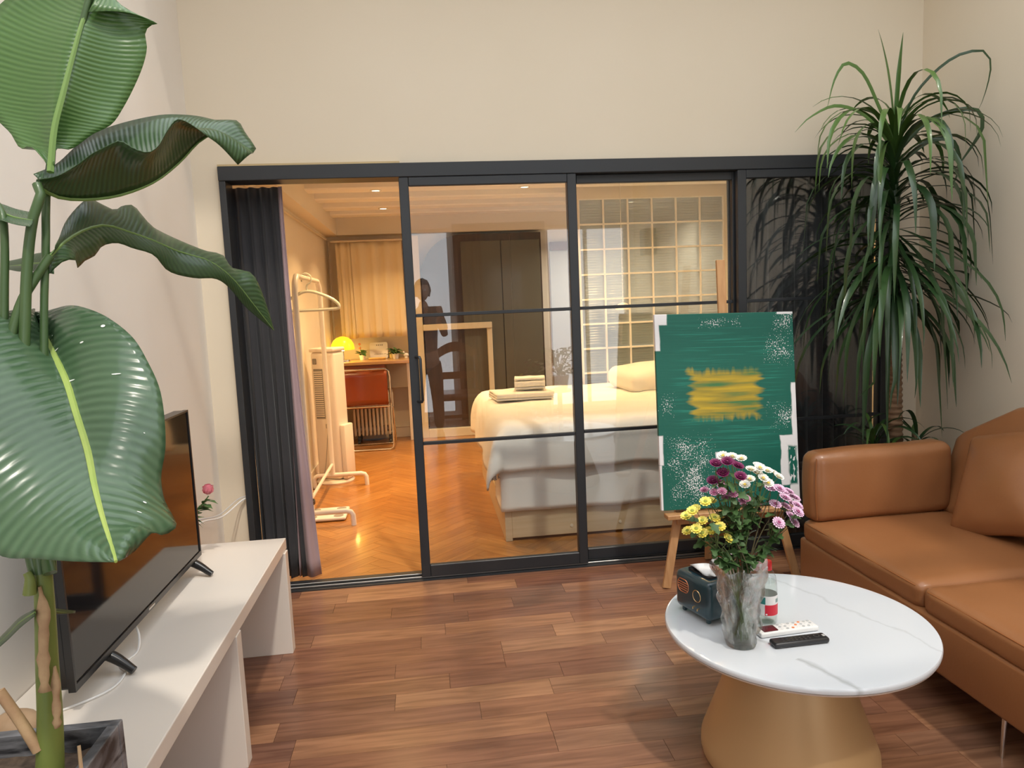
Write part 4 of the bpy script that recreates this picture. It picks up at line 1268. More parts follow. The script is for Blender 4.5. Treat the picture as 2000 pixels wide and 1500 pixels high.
# painting: green field, yellow block, bare canvas at the rims
M_cv = bpy.data.materials.new('painted_canvas'); M_cv.use_nodes = True
N, L, p = nodes(M_cv)
p.inputs['Roughness'].default_value = .55
tc = N.new('ShaderNodeTexCoord'); sx = N.new('ShaderNodeSeparateXYZ'); L.new(tc.outputs['Object'], sx.inputs[0])
def mth(op, a, b=None, c=None):
    n = N.new('ShaderNodeMath'); n.operation = op
    for i, v in enumerate((a, b, c)):
        if v is None: continue
        if isinstance(v, (int, float)): n.inputs[i].default_value = v
        else: L.new(v, n.inputs[i])
    return n.outputs[0]
def nz(scale, stretch=(1, 1, 1), detail=3, loc=(0, 0, 0)):
    mp = N.new('ShaderNodeMapping'); mp.inputs['Scale'].default_value = stretch; mp.inputs['Location'].default_value = loc
    L.new(tc.outputs['Object'], mp.inputs['Vector'])
    n = N.new('ShaderNodeTexNoise'); n.inputs['Scale'].default_value = scale; n.inputs['Detail'].default_value = detail
    L.new(mp.outputs[0], n.inputs['Vector'])
    return n.outputs['Fac']
X, Z = sx.outputs[0], sx.outputs[2]
CW, CH = .755, 1.012
def rect(x0, x1, z0, z1, wob=.012, wsc=30, stretch=(.3, 1, 1), soft=.004, seed=0):
    """1 inside a ragged rectangle given in canvas fractions (z from the top)"""
    ax0, ax1 = (x0-.5)*CW, (x1-.5)*CW
    az1, az0 = (.5-z0)*CH, (.5-z1)*CH
    w1 = mth('MULTIPLY', mth('SUBTRACT', nz(wsc, stretch, 3, (seed, seed, 0)), .5), wob*4)
    w2 = mth('MULTIPLY', mth('SUBTRACT', nz(wsc, (stretch[2], 1, stretch[0]), 3, (0, seed, seed)), .5), wob*2)
    xx = mth('ADD', X, w1); zz = mth('ADD', Z, w2)
    dx = mth('MINIMUM', mth('SUBTRACT', xx, ax0), mth('SUBTRACT', ax1, xx))
    dz = mth('MINIMUM', mth('SUBTRACT', zz, az0), mth('SUBTRACT', az1, zz))
    d = mth('MINIMUM', dx, dz)
    mr = N.new('ShaderNodeMapRange'); mr.inputs['From Min'].default_value = -soft; mr.inputs['From Max'].default_value = soft
    L.new(d, mr.inputs['Value'])
    return mr.outputs[0]
def umax(*a):
    r = a[0]
    for b in a[1:]: r = mth('MAXIMUM', r, b)
    return r
bare = umax(rect(-.02, .085, -.02, .055, .004, 14, (1, 1, 1), .003, 1), rect(-.05, .030, .0, .185, .004, 20, (1, 1, .4), .003, 2), rect(-.05, .028, .62, .77, .003, 20, (1, 1, .4), .003, 3),
            rect(.87, 1.05, .64, .90, .010, 16, (1, 1, .6), .003, 4), rect(.965, 1.05, .37, .66, .006, 16, (1, 1, .5), .003, 5), rect(.93, 1.05, .86, 1.05, .006, 16, (1, 1, .5), .003, 6),
            rect(.40, .445, .715, .77, .004, 20, (1, 1, .5), .003, 7), rect(.88, 1.05, -.05, .012, .004, 22, (.4, 1, 1), .002, 8), rect(-.05, .012, .77, 1.05, .003, 20, (1, 1, .3), .002, 9))
sweep = mth('MULTIPLY', rect(.925, .985, .70, .90, .012, 14, (1, 1, .5), .006, 12), 1.0)
bare = mth('SUBTRACT', bare, mth('MULTIPLY', sweep, mth('GREATER_THAN', nz(90, (1, 1, .35), 2, (4, 0, 0)), .42)))
# dry-brushed scumble where the weave shows
grain = nz(175, (1, 1, .8), 2, (3, 1, 0))
dry = umax(rect(.07, .36, .63, .97, .04, 9, (1, 1, 1), .05, 21), rect(.80, 1.0, .12, .26, .03, 10, (1, 1, 1), .05, 22), rect(.33, .60, .025, .065, .02, 12, (1, 1, 1), .02, 23), rect(.82, 1.0, .48, .60, .03, 12, (1, 1, 1), .05, 24),
           rect(.86, .99, .0, .1, .02, 12, (1, 1, 1), .03, 25), rect(.02, .11, .42, .52, .02, 12, (1, 1, 1), .04, 26), rect(.1, .4, .86, .96, .03, 9, (1, 1, 1), .04, 27))
thr = mth('SUBTRACT', .76, mth('MULTIPLY', mth('MULTIPLY', dry, nz(13, (1, 1, 1), 3, (8, 2, 0))), .37))
flk = mth('MULTIPLY', mth('GREATER_THAN', grain, thr), mth('GREATER_THAN', dry, .15))
white = mth('MINIMUM', mth('MAXIMUM', bare, flk), 1.0)
# scratched brush lines across the green
ln = nz(24, (.13, 1, 5.5), 4, (0, 0, 3))
mrl = N.new('ShaderNodeMapRange'); mrl.inputs['From Min'].default_value = .54; mrl.inputs['From Max'].default_value = .66; L.new(ln, mrl.inputs['Value'])
inner = rect(.13, .90, .06, .72, .05, 6, (1, 1, 1), .05, 31)
g1 = N.new('ShaderNodeMix'); g1.data_type = 'RGBA'; g1.inputs['A'].default_value = (.004, .115, .082, 1); g1.inputs['B'].default_value = (.014, .215, .155, 1)
L.new(mth('MULTIPLY', mth('MULTIPLY', mrl.outputs[0], inner), .9), g1.inputs['Factor'])
yl = rect(.245, .73, .30, .54, .040, 13, (.10, 1, 3.2), .016, 41)
yn = nz(9, (.35, 1, 4.5), 4, (6, 0, 0))
yr = N.new('ShaderNodeValToRGB'); yr.color_ramp.elements[0].position = .32; yr.color_ramp.elements[0].color = (.06, .19, .06, 1); yr.color_ramp.elements[1].position = .70; yr.color_ramp.elements[1].color = (.62, .42, .025, 1)
e_ = yr.color_ramp.elements.new(.48); e_.color = (.36, .27, .03, 1)
L.new(yn, yr.inputs['Fac'])
g2 = N.new('ShaderNodeMix'); g2.data_type = 'RGBA'; L.new(mth('MULTIPLY', yl, .93), g2.inputs['Factor']); L.new(g1.outputs['Result'], g2.inputs['A']); L.new(yr.outputs['Color'], g2.inputs['B'])
g3 = N.new('ShaderNodeMix'); g3.data_type = 'RGBA'; L.new(white, g3.inputs['Factor']); L.new(g2.outputs['Result'], g3.inputs['A']); g3.inputs['B'].default_value = (.80, .79, .80, 1)
L.new(g3.outputs['Result'], p.inputs['Base Color'])
bp = N.new('ShaderNodeBump'); bp.inputs['Strength'].default_value = .25; bp.inputs['Distance'].default_value = .002
L.new(mth('ADD', ln, mth('MULTIPLY', grain, .3)), bp.inputs['Height']); L.new(bp.outputs[0], p.inputs['Normal'])
cvm = NB(); box(cvm, -CW/2, CW/2, -.012, .012, -CH/2, CH/2, .003, 2)
cv = obj('canvas_painting', cvm, M_cv)
tag(cv, 'abstract green canvas with a scribbled yellow block standing on the easel', 'painting')
cv.location = (1.537, -.362, .908)
cv.rotation_euler = Euler((math.radians(-7.0), math.radians(1.3), 0))

# ------------------------------------------------------------------ bedroom lamps
M_spot = emitter('warm_lamp_glass', (1.0, .80, .52), 7)
M_ring = mat('white_lamp_ring', (.8, .78, .74), .4)
ZB = 2.52
for i, (x, y_, lab, e) in enumerate(((-.36, 2.40, 'nearer round downlight in the ceiling above the clothes rack', 15), (-.36, 3.50, 'small round downlight in the ceiling above the desk', 12), (.92, 2.40, 'round downlight in the ceiling above the bed', 18),
                                  (-.36, 1.55, 'round downlight just inside the open doorway', 14), (1.9, 1.3, 'round downlight above the near side of the bed', 26), (2.2, 3.50, 'round downlight behind the glass block partition', 34))):  # lamps on this line are added, to brighten doorway, bed and partition
    t = thing('downlight', lab, 'lamp', (x, y_, ZB), group='bedroom downlights')
    sub('trim_ring', lathe(NB(), [(.036, 0), (.048, 0), (.050, -.004), (.046, -.008), (.036, -.006)], 24, cap=False), M_ring, t, True)
    sub('lamp_glass', lathe(NB(), [(0, -.003), (.036, -.002)], 20, cap=False), M_spot, t)
    l = add_light('downlight_beam', 'AREA', (x, y_, ZB-.02), e, (1.0, .64, .29) if y_ < 3.45 or x < 0 else (1.0, .9, .75), (0, 0, -1), shape='DISK', size=.08)
    l.data.spread = math.radians(112 if x < 1.5 else 150)

# ------------------------------------------------------------------ bed
M_bedwood = mat('pale_pine', (.55, .42, .26), .5, var=(.63, .50, .33), vscale=5, vstretch=(.4, 6, 6), bump=.05)
M_linen = mat('white_linen', (.83, .81, .77), .85, bump=.12, bscale=9, sheen=.15)
BX0, BX1, BY0, BY1 = .43, 2.82, .50, 2.36
bd = thing('bed', 'low pale pine bed with a white mattress behind the glass doors', 'bed', (1.6, 1.4, 0))
part('side_board', rbox(BX0+.045, BX1, BY0, BY0+.03, .02, .20, .003), M_bedwood, bd)
part('side_board', rbox(BX0+.045, BX1, BY1-.03, BY1, .02, .20, .003), M_bedwood, bd)
part('foot_board', rbox(BX0, BX0+.045, BY0, BY1, .0, .205, .003), M_bedwood, bd)
part('slat_base', box(NB(), BX0+.045, BX1, BY0+.03, BY1-.03, .14, .18), M_bedwood, bd)
for x in (.86, 1.18):
    q = NB(); tube(q, [(x, BY0+.002, .075), (x, BY0-.004, .075)], .010, 12)
    part('dowel_cap', q, mat('pale_dowel', (.72, .64, .5), .5), bd)
o = obj('mattress', puff(BX1-BX0-.01, BY1-BY0-.01, .49, .05, (.004, .012, .012), 24, .006, 3, 2), M_linen, None, 'all')
pos(o, ((BX0+BX1)/2, (BY0+BY1)/2, .445), par=bd)
sk = NB()
def skirt(u, v):
    s = u*(BX1-BX0+.35) - .35
    drop = .30 + .015*noise.noise(Vector((u*9, 0, 3))) 
    off = .012 + .010*noise.noise(Vector((u*14, v*2, 1))) + .010*(1-v)
    if s < 0:
        return Vector((BX0-off, BY0-s, .50 - drop*(1-v)))
    return Vector((BX0+s - (off if s < .02 else 0), BY0-off, .50 - drop*(1-v)))
o = part('bed_sheet', grid(sk, skirt, 70, 10), M_linen, bd, 'all'); solidify(o, .004)

# duvet draped over the bed, its corner hanging at the foot
def duvet(u, v):
    X0, Y0 = BX0-.01, BY0-.012
    ovx, ovy = .30, .225
    x = X0-ovx + (BX1-X0+ovx-.02)*u
    y_ = Y0-ovy + (BY1-Y0+ovy+.10)*v
    top = .735 + .018*noise.noise(Vector((x*2.2, y_*2.2, 4))) + .02*math.sin(PI*min(1, max(0, (y_-Y0)/(BY1-Y0)))) + .008*noise.noise(Vector((x*6, y_*6, 9)))
    s = max(0, Y0-y_); t = max(0, X0-x)
    # the roll over the edges
    rollr = .07
    ey = max(0, min(1, (y_-Y0)/rollr)); ex = max(0, min(1, (x-X0)/rollr))
    if s == 0 and t == 0:
        k = 1-(1-ey)**2; k2 = 1-(1-ex)**2
        return Vector((x, y_, top - .045*(1-k) - .045*(1-k2)))
    d = math.hypot(s, t)
    th = math.atan2(s, t)             # 0 = foot side, 90 deg = long side
    fl = math.sin(2*th)
    out = .030 + .045*fl*min(1, d/.2) + .12*d*fl + .010*noise.noise(Vector((x*7, y_*7, 2)))*min(1, d*8)
    z = top - .045*(1 if s > 0 or t > 0 else 0) - d*(.98 - .10*fl) - (.0 if (s > 0 and t > 0) else 0)
    if s > 0 and t == 0: z = top - .045 - s; return Vector((x, Y0 - .030 + .030*math.exp(-s*30) - .012*math.sin(x*9)*min(1, s*6), z))
    if t > 0 and s == 0: z = top - .045 - t; return Vector((X0 - .05*(1-math.exp(-t*12)) - .014*math.sin(y_*8)*min(1, t*6), y_, z))
    return Vector((X0 - out*math.cos(th), Y0 - out*math.sin(th), z))
o = obj('duvet', grid(NB(), duvet, 84, 72), M_linen, None, 'all'); solidify(o, .012, 1)
tag(o, 'white duvet spread over the bed with one corner hanging at its foot', 'duvet')
# dark lettering on the hem near the corner
M_ink = mat('dark_embroidery', (.12, .11, .10), .8)
lt = NB()
hx, hz = .318, .405
def glyph(strokes, ox):
    for a, b_ in strokes:
        p0 = Vector((ox+a[0]*.016, 0, a[1]*.020)); p1 = Vector((ox+b_[0]*.016, 0, b_[1]*.020))
        tube(lt, [p0, p1], .0017, 5)
glyph([((0, 0), (0, 1)), ((0, 1), (1, 1)), ((0, .5), (1, .5)), ((1, .5), (1, 1)), ((.3, .5), (1, 0))], 0)
glyph([((0, 0), (.5, 1)), ((.5, 1), (1, 0)), ((.2, .4), (.8, .4))], .024)
glyph([((0, 1), (1, 1)), ((.5, 1), (.5, 0)), ((0, 0), (1, 0)), ((0, .5), (1, .5))], .048)
glyph([((0, 0), (.5, 1)), ((.5, 1), (1, 0)), ((.2, .4), (.8, .4))], .072)
lo = obj('hem_lettering', lt, M_ink, o)
lo.location = (.335, .422, .415); lo.rotation_euler = (0, math.radians(-22), math.radians(-38))

o = obj('bed_pillow', puff(.75, .52, .17, .07, (0, 0, .03), 18, .012, 5, 8), M_linen, None, 'all')
tag(o, 'plump white pillow lying on the duvet at the head of the bed', 'pillow')
o.location = (1.95, 1.95, .855); o.rotation_euler = (math.radians(4), math.radians(-3), math.radians(12))

M_towel = mat('white_terry', (.84, .82, .78), .95, bump=.5, bscale=240)
def folded(name, W, D, layers, th, lab):
    t = thing(name, lab, 'towel', group='folded towels on the bed')
    bm = NB()
    # one long strip folded back and forth
    prof = []
    for k in range(layers):
        z = th*(k+.5)
        a, b_ = (-D/2, D/2) if k % 2 == 0 else (D/2, -D/2)
        for i in range(9):
            prof.append(Vector((0, a+(b_-a)*i/8, z+.002*math.sin(i*1.3+k))))
        if k < layers-1:
            for i in range(1, 5):
                an = PI*i/5
                prof.append(Vector((0, b_ + math.copysign(th*.5*math.sin(an), b_), z + th*.5*(1-math.cos(an)))))
    n = len(prof)-1
    def f(u, v):
        q = prof[round(u*n)]
        return Vector((-W/2+W*v, q.y + .004*noise.noise(Vector((v*3, q.y*9, 1))), q.z+.004*noise.noise(Vector((v*4, q.y*8, q.z*9)))))
    o = obj('towel_cloth', grid(NB(), f, n, 10), M_towel, t, 'all'); solidify(o, th*.72)
    return t
t = folded('folded_towel', .45, .30, 3, .020, 'large flat folded white towel under the smaller one on the bed')
t.location = (.71, 1.62, .772); t.rotation_euler = (0, math.radians(1), math.radians(6))
t = folded('folded_towel', .24, .17, 4, .024, 'small folded white towel on top of the larger one')
t.location = (.79, 1.66, .838); t.rotation_euler = (0, 0, math.radians(-8))

# ------------------------------------------------------------------ clothes rack and hanger
M_rack = mat('white_enamel', (.80, .76, .70), .35, coat=.2)
cr = thing('clothes_rack', 'white tube clothes rack standing by the wall inside the open doorway', 'clothes rack', (-.80, 1.7, 0))
for y_ in (1.13, 2.30):
    s = NB(); tube(s, [(-1.03, y_, .0), (-1.03, y_, .075), (-1.02, y_, .095), (-1.0, y_, .105), (-.63, y_, .105), (-.60, y_, .096), (-.588, y_, .075), (-.585, y_, .0)], .019, 12)
    part('foot_rail', s, M_rack, cr, True)
    s = NB(); tube(s, [(-.872, y_, .10), (-.872, y_, 1.64), (-.872, y_+(.03 if y_ < 2 else -.03), 1.715), (-.872, y_+(.11 if y_ < 2 else -.11), 1.765)], .021, 12)
    part('post', s, M_rack, cr, True)
s = NB(); tube(s, [(-.872, 1.24, 1.765), (-.872, 2.19, 1.765)], .019, 12); part('top_rail', s, M_rack, cr, True)
s = NB(); tube(s, [(-.872, 1.13, .20), (-.872, 2.30, .20)], .013, 10); part('tie_rail', s, M_rack, cr, True)
hg = thing('coat_hanger', 'pale plastic coat hanger hanging on the white rack', 'hanger', (-.872, 1.62, 1.765))
M_hang = mat('pale_plastic', (.70, .72, .62), .35, coat=.2)
s = NB(); tube(s, [(-.90, 1.62, 1.742), (-.905, 1.62, 1.775), (-.872, 1.62, 1.803), (-.835, 1.62, 1.78), (-.835, 1.62, 1.74), (-.865, 1.62, 1.712), (-.868, 1.62, 1.672)], .006, 8, n=24); part('hook', s, M_hang, hg, True)
s = NB(); tube(s, [(-1.03, 1.62, 1.585), (-.99, 1.62, 1.618), (-.92, 1.62, 1.655), (-.868, 1.62, 1.668), (-.80, 1.62, 1.655), (-.69, 1.62, 1.605), (-.645, 1.62, 1.565), (-.640, 1.62, 1.54), (-.665, 1.62, 1.532), (-.87, 1.62, 1.527), (-1.03, 1.62, 1.532), (-1.045, 1.62, 1.55), (-1.03, 1.62, 1.585)], .012, 8, n=60); part('shoulder_bar', s, M_hang, hg, True)

# bathroom scale and bin
sc = thing('bathroom_scale', 'white bathroom scale with grey foot pads on the parquet under the rack', 'scale', (-.80, 1.40, 0))
part('scale_body', rbox(-.955, -.655, 1.245, 1.545, .004, .028, .012, 3), M_white, sc, True)
gp_ = mat('grey_pad', (.33, .31, .29), .5)
for x in (-.90, -.71):
    for y_ in (1.30, 1.49):
        part('foot_pad', lathe(NB(), [(0, .0278), (.036, .0278), (.036, .0295), (0, .0298)], 20, (x, y_, 0)), gp_, sc)
bn = thing('waste_bin', 'small white bin with a dark rim half behind the gathered curtain', 'bin', (-.905, 1.01, 0))
part('bin_body', lathe(NB(), [(0, 0), (.062, 0), (.080, .22), (.076, .22), (.060, .006), (0, .006)], 28, (-.905, 1.01, 0)), M_white, bn, True)
part('bin_rim', lathe(NB(), [(.074, .205), (.084, .205), (.084, .228), (.074, .228), (.074, .205)], 28, (-.905, 1.01, 0), cap=False), M_black, bn, True)

# ------------------------------------------------------------------ tower heater
M_app = mat('ivory_appliance', (.80, .73, .65), .4, coat=.15)
M_grl = mat('grey_louvre', (.26, .24, .22), .5)
th = thing('tower_heater', 'tall ivory tower heater on a round foot behind the clothes rack', 'heater', (-.88, 2.53, 0), (0, 0, math.radians(-24)))
sub('round_foot', lathe(NB(), [(0, 0), (.165, 0), (.168, .012), (.155, .028), (.09, .036), (0, .036)], 36), M_app, th, True)
sub('tower_body', rbox(-.115, .115, -.10, .10, .036, 1.165, .03, 4), M_app, th, True)
sub('top_cap', rbox(-.12, .12, -.105, .105, 1.165, 1.20, .012, 3), M_app, th, True)
vp = sub('vent_panel', rbox(-.085, .005, -.104, -.099, .58, 1.02, .003, 1), M_grl, th)
for k in range(22):
    z = .60 + k*.0185
    sub('vent_slat', rbox(-.08, 0.0, -.108, -.103, z, z+.009, .001, 1), M_app, vp)
sub('rear_housing', rbox(.115, .165, -.07, .08, .036, .52, .012, 2), M_app, th, True)
sub('control_panel', rbox(-.088, -.05, -.103, -.0995, 1.06, 1.11, .003, 1), M_grl, th)
c = NB(); tube(c, [(.03, -.104, .52), (.028, -.118, .50), (.02, -.115, .44), (.0, -.112, .30), (-.02, -.125, .14), (-.03, -.16, .05)], .003, 6, n=24); sub('cable', c, gp_, th, True)
sub('plug', rbox(.018, .042, -.135, -.104, .50, .54, .004, 1), gp_, th)

# ------------------------------------------------------------------ desk and what stands on it
M_desk = mat('honey_desk_wood', (.40, .22, .08), .3, var=(.47, .27, .10), vscale=5, vstretch=(.4, 5, 5), coat=.3)
DZ = .955
dk_ = thing('desk', 'honey coloured wooden desk along the far bedroom wall', 'desk', (-.6, 4.2, 0))
part('desk_top', rbox(BXL+.004, -.20, 3.96, 4.53, DZ-.035, DZ, .004), M_desk, dk_)
part('drawer_front', rbox(-.98, -.47, 3.99, 4.01, .83, .918, .003, 1), mat('red_brown_drawer', (.26, .07, .025), .35), dk_)
part('side_panel', rbox(BXL+.006, BXL+.036, 4.0, 4.52, 0, DZ-.036, .003, 1), M_desk, dk_)
part('side_panel', rbox(-.245, -.215, 4.30, 4.52, 0, DZ-.036, .003, 1), M_base, dk_)
part('apron', rbox(-.47, -.245, 4.30, 4.32, .62, DZ-.036, .002, 1), mat('dim_panel', (.36, .32, .24), .6), dk_)

ch = thing('folding_chair', 'amber folding chair with a chrome tube frame pushed under the desk', 'chair', (-.68, 3.9, 0))
M_amb = mat('amber_acrylic', (.30, .055, .010), .25, coat=.3, trans=.25)
part('backrest', grid(NB(), lambda u, v: Vector((-.915+.47*u, 3.80+.03*math.sin(PI*u)-.02*v, .50+.365*v)), 14, 6), M_amb, ch, 'all')
solidify(ch.children[-1], .012)
part('seat', rbox(-.90, -.46, 3.86, 4.22, .455, .475, .008, 2), M_amb, ch)
s = NB(); tube(s, [(-.945, 3.83, .46), (-.945, 3.80, .80), (-.935, 3.79, .86), (-.90, 3.785, .885), (-.46, 3.785, .885), (-.425, 3.79, .86), (-.415, 3.80, .80), (-.415, 3.83, .46), (-.415, 3.80, .07), (-.42, 3.80, .03), (-.45, 3.80, .012), (-.91, 3.80, .012), (-.94, 3.80, .03), (-.945, 3.80, .07), (-.945, 3.83, .46)], .0105, 8); part('chrome_frame', s, M_chrome, ch, True)
s = NB(); tube(s, [(-.93, 3.84, .478), (-.93, 3.82, .478), (-.43, 3.82, .478), (-.43, 3.84, .478)], .009, 8); part('seat_hinge', s, M_chrome, ch, True)
s = NB(); tube(s, [(-.405, 3.83, .47), (-.405, 4.12, .06), (-.42, 4.14, .015), (-.94, 4.14, .015), (-.955, 4.12, .06), (-.955, 3.83, .47)], .0095, 8); part('rear_frame', s, M_chrome, ch, True)

ra = thing('oil_radiator', 'white oil filled radiator with upright fins under the desk', 'radiator', (-.64, 4.30, 0))
M_rad = mat('warm_white_metal', (.66, .58, .46), .4)
for k in range(11):
    x = -.86 + k*.043
    f = NB(); box(f, x-.006, x+.006, 4.235, 4.385, .09, .60, .005, 2)
    box(f, x-.013, x+.013, 4.225, 4.255, .10, .58, .006, 2)
    part('fin', f, M_rad, ra, True)
s = NB(); tube(s, [(-.87, 4.31, .16), (-.42, 4.31, .16)], .035, 12); part('lower_pipe', s, M_rad, ra, True)
s = NB(); tube(s, [(-.87, 4.31, .52), (-.42, 4.31, .52)], .030, 12); part('upper_pipe', s, M_rad, ra, True)
for x in (-.82, -.47):
    part('wheel_bracket', rbox(x-.02, x+.02, 4.20, 4.42, .03, .09, .008, 2), M_black, ra, True)
    for y_ in (4.21, 4.41):
        w = NB(); tube(w, [(x-.012, y_, .025), (x+.012, y_, .025)], .025, 14); part('caster', w, M_black, ra, True)

# yellow lamp
la = thing('desk_lamp', 'glowing yellow dome lamp on a chrome foot at the end of the desk', 'lamp', (-.925, 4.13, DZ))
M_shade = mat('glowing_yellow_glass', (.85, .60, .03), .3, emit=(1.0, .60, .015), estr=1.15, coat=.3)
sub('lamp_shade', lathe(NB(), [(.128, .135), (.130, .150), (.122, .195), (.100, .238), (.065, .268), (.02, .282), (0, .283), (0, .278), (.062, .263), (.096, .234), (.117, .193), (.124, .150), (.124, .135), (.128, .135)], 40, cap=False), M_shade, la, True)
sub('lamp_stem', lathe(NB(), [(0, .03), (.010, .03), (.010, .20), (0, .20)], 14), M_chrome, la, True)
sub('lamp_foot', lathe(NB(), [(0, 0), (.078, 0), (.080, .01), (.074, .024), (.03, .032), (0, .032)], 32), M_chrome, la, True)
sub('bulb', lathe(NB(), [(0, .12), (.02, .13), (.028, .155), (.018, .19), (0, .20)], 16), emitter('lamp_bulb', (1, .72, .30), 26), la, True)
l = add_light('desk_lamp_light', 'POINT', (-.925, 4.13, DZ+.115), 7, (1.0, .62, .14)); l.data.shadow_soft_size = .04

# sign board, wooden roll, little plants
sg = thing('notice_board', 'small white rounded notice board leaning behind the wooden roll on the desk', 'sign', (-.555, 4.42, DZ), (math.radians(-8), 0, 0))
pts = []
for (cx_, cz_, a0) in ((.08, .165, 0), (-.08, .165, 90), (-.08, .022, 180), (.08, .022, 270)):
    for k in range(6):
        a = math.radians(a0 + 18*k); pts.append((cx_+.022*math.cos(a), cz_+.022*math.sin(a)))
sub('board', prism(NB(), pts, -.005, .005, 'y'), M_white, sg)
for k in range(4):
    g_ = NB(); x = -.028+k*.021
    box(g_, x, x+.013, -.0065, -.005, .158, .161); box(g_, x+.005, x+.008, -.0065, -.005, .147, .163); box(g_, x, x+.013, -.0065, -.005, .150, .1525)
    if k % 2: box(g_, x+.001, x+.003, -.0065, -.005, .146, .158)
    sub('printed_character', g_, M_ink, sg)
g_ = NB()
for x, w in ((-.055, .030), (-.018, .012), (.004, .045), (.056, .028)):
    box(g_, x, x+w, -.0062, -.005, .050, .0535)
sub('printed_line', g_, M_ink, sg)
s = NB(); tube(s, [(-.66, 4.26, DZ+.013), (-.47, 4.25, DZ+.013)], .0125, 12, n=8)
tag(obj('wooden_roll', s, mat('bamboo', (.62, .42, .17), .45), smooth=True), 'round bamboo coloured roll lying on the desk before the notice board', 'roll')
M_lf2 = mat('small_plant_green', (.045, .115, .035), .5, var=(.08, .17, .05), vscale=30)
me_sl = simple_leaf_mesh('leaf', .055, .017, 0, M_lf2, .4)
def small_plant(x, y_, lab, n, R, flower, seed):
    rr = random.Random(seed)
    t = thing('potted_plant', lab, 'plant', (x, y_, DZ), group='small plants on the desk')
    sub('pot', lathe(NB(), [(0, 0), (.030, 0), (.038, .055), (.034, .055), (.030, .045), (0, .045)], 20), M_cer, t, True)
    for k in range(n):
        o = link('leaf', me_sl, None, t)
        a = rr.uniform(0, 2*PI)
        o.location = (rr.uniform(0, R)*math.cos(a), rr.uniform(0, R)*math.sin(a), .05+rr.uniform(0, .05))
        o.rotation_euler = (rr.uniform(-.4, .4), rr.uniform(-1.1, .1), a)
    for k in range(flower):
        q = (rr.uniform(-.03, .01), rr.uniform(-.02, .02), .13+.045*k)
        s = NB(); tube(s, [(0, 0, .05), (q[0]*.6, q[1]*.6, q[2]*.7), q], .0018, 5, n=6); sub('stem', s, M_lf2, t)
        sub('blossom', petal_ball(NB(), q, .018, seed=seed+k), mat('orange_blossom', (.75, .26, .10), .5), t, 'all')
small_plant(-.735, 4.33, 'small potted plant with orange blossoms beside the notice board', 22, .03, 2, 1)
small_plant(-.36, 4.26, 'low bushy potted plant at the open end of the desk', 30, .05, 0, 2)
cd = NB(); lathe(cd, [(0, 0), (.018, 0), (.018, .075), (0, .078)], 16, (-.42, 4.44, DZ))
tag(obj('candle', cd, mat('yellow_wax', (.80, .62, .20), .5), smooth=True), 'short yellow candle at the back of the desk by the bushy plant', 'candle')
fg = thing('figurine', 'small white dove figurine on the desk beside the low bushy plant', 'figurine', (-.245, 4.36, DZ))
bm = NB(); bmesh.ops.create_uvsphere(bm, u_segments=14, v_segments=8, radius=1)
for v in bm.verts: v.co = Vector((v.co.x*.032, v.co.y*.02, v.co.z*.024+.030))
sub('body', bm, M_cer, fg, True)
bm = NB(); bmesh.ops.create_uvsphere(bm, u_segments=12, v_segments=8, radius=.014)
for v in bm.verts: v.co += Vector((-.026, 0, .060))
sub('head', bm, M_cer, fg, True)
sub('base', lathe(NB(), [(0, 0), (.02, 0), (.014, .012), (0, .012)], 14), M_cer, fg, True)

# window curtain over the desk
M_crm = mat('cream_cotton', (.74, .63, .42), .85, bump=.08, bscale=160, sheen=.1)
wc = thing('window_curtain', 'short cream cotton curtain on a rod above the desk', 'curtain', (-.6, 4.33, 1.2))
s = NB(); tube(s, [(-1.0, 4.30, 2.285), (-.20, 4.30, 2.285)], .011, 10); part('curtain_rod', s, M_rad, wc, True)
o = part('curtain_cloth', curtain_mesh(-.955, -.79, 4.325, 1.20, 2.275, 2, .016, 4, topamp=.7), M_crm, wc, 'all'); solidify(o, .003)
o = part('curtain_cloth', curtain_mesh(-.79, -.225, 4.31, 1.205, 2.27, 4, .018, 13, topamp=.6), M_crm, wc, 'all'); solidify(o, .003)
s = NB(); tube(s, [(BXL+.03, .4, 2.30), (BXL+.03, 2.2, 2.305), (BXL+.03, 4.3, 2.31)], .010, 8, n=10); tag(obj('wall_pipe', s, M_rad, smooth=True), 'cream pipe running along the bedroom wall under the ceiling', 'pipe')
s = NB(); tube(s, [(-1.035, 4.36, .97), (-1.035, 4.36, 2.30)], .012, 8); tag(obj('corner_pipe', s, mat('dull_pipe', (.34, .30, .24), .5), smooth=True), 'dull upright pipe in the far bedroom corner beside the curtain', 'pipe')
pf = thing('picture_frame', 'dark framed picture on the bedroom wall behind the clothes rack', 'picture', (BXL, 1.72, 1.4))
part('picture_print', box(NB(), BXL, BXL+.012, 1.55, 1.87, 1.37, 2.05), mat('grey_print', (.30, .31, .34), .5, var=(.15, .15, .17), vscale=12), pf)
for a in ((1.52, 1.55, 1.34, 2.08), (1.87, 1.90, 1.34, 2.08), (1.55, 1.87, 1.34, 1.37), (1.55, 1.87, 2.05, 2.08)):
    part('frame_bar', box(NB(), BXL, BXL+.022, *a, .002), M_black, pf)

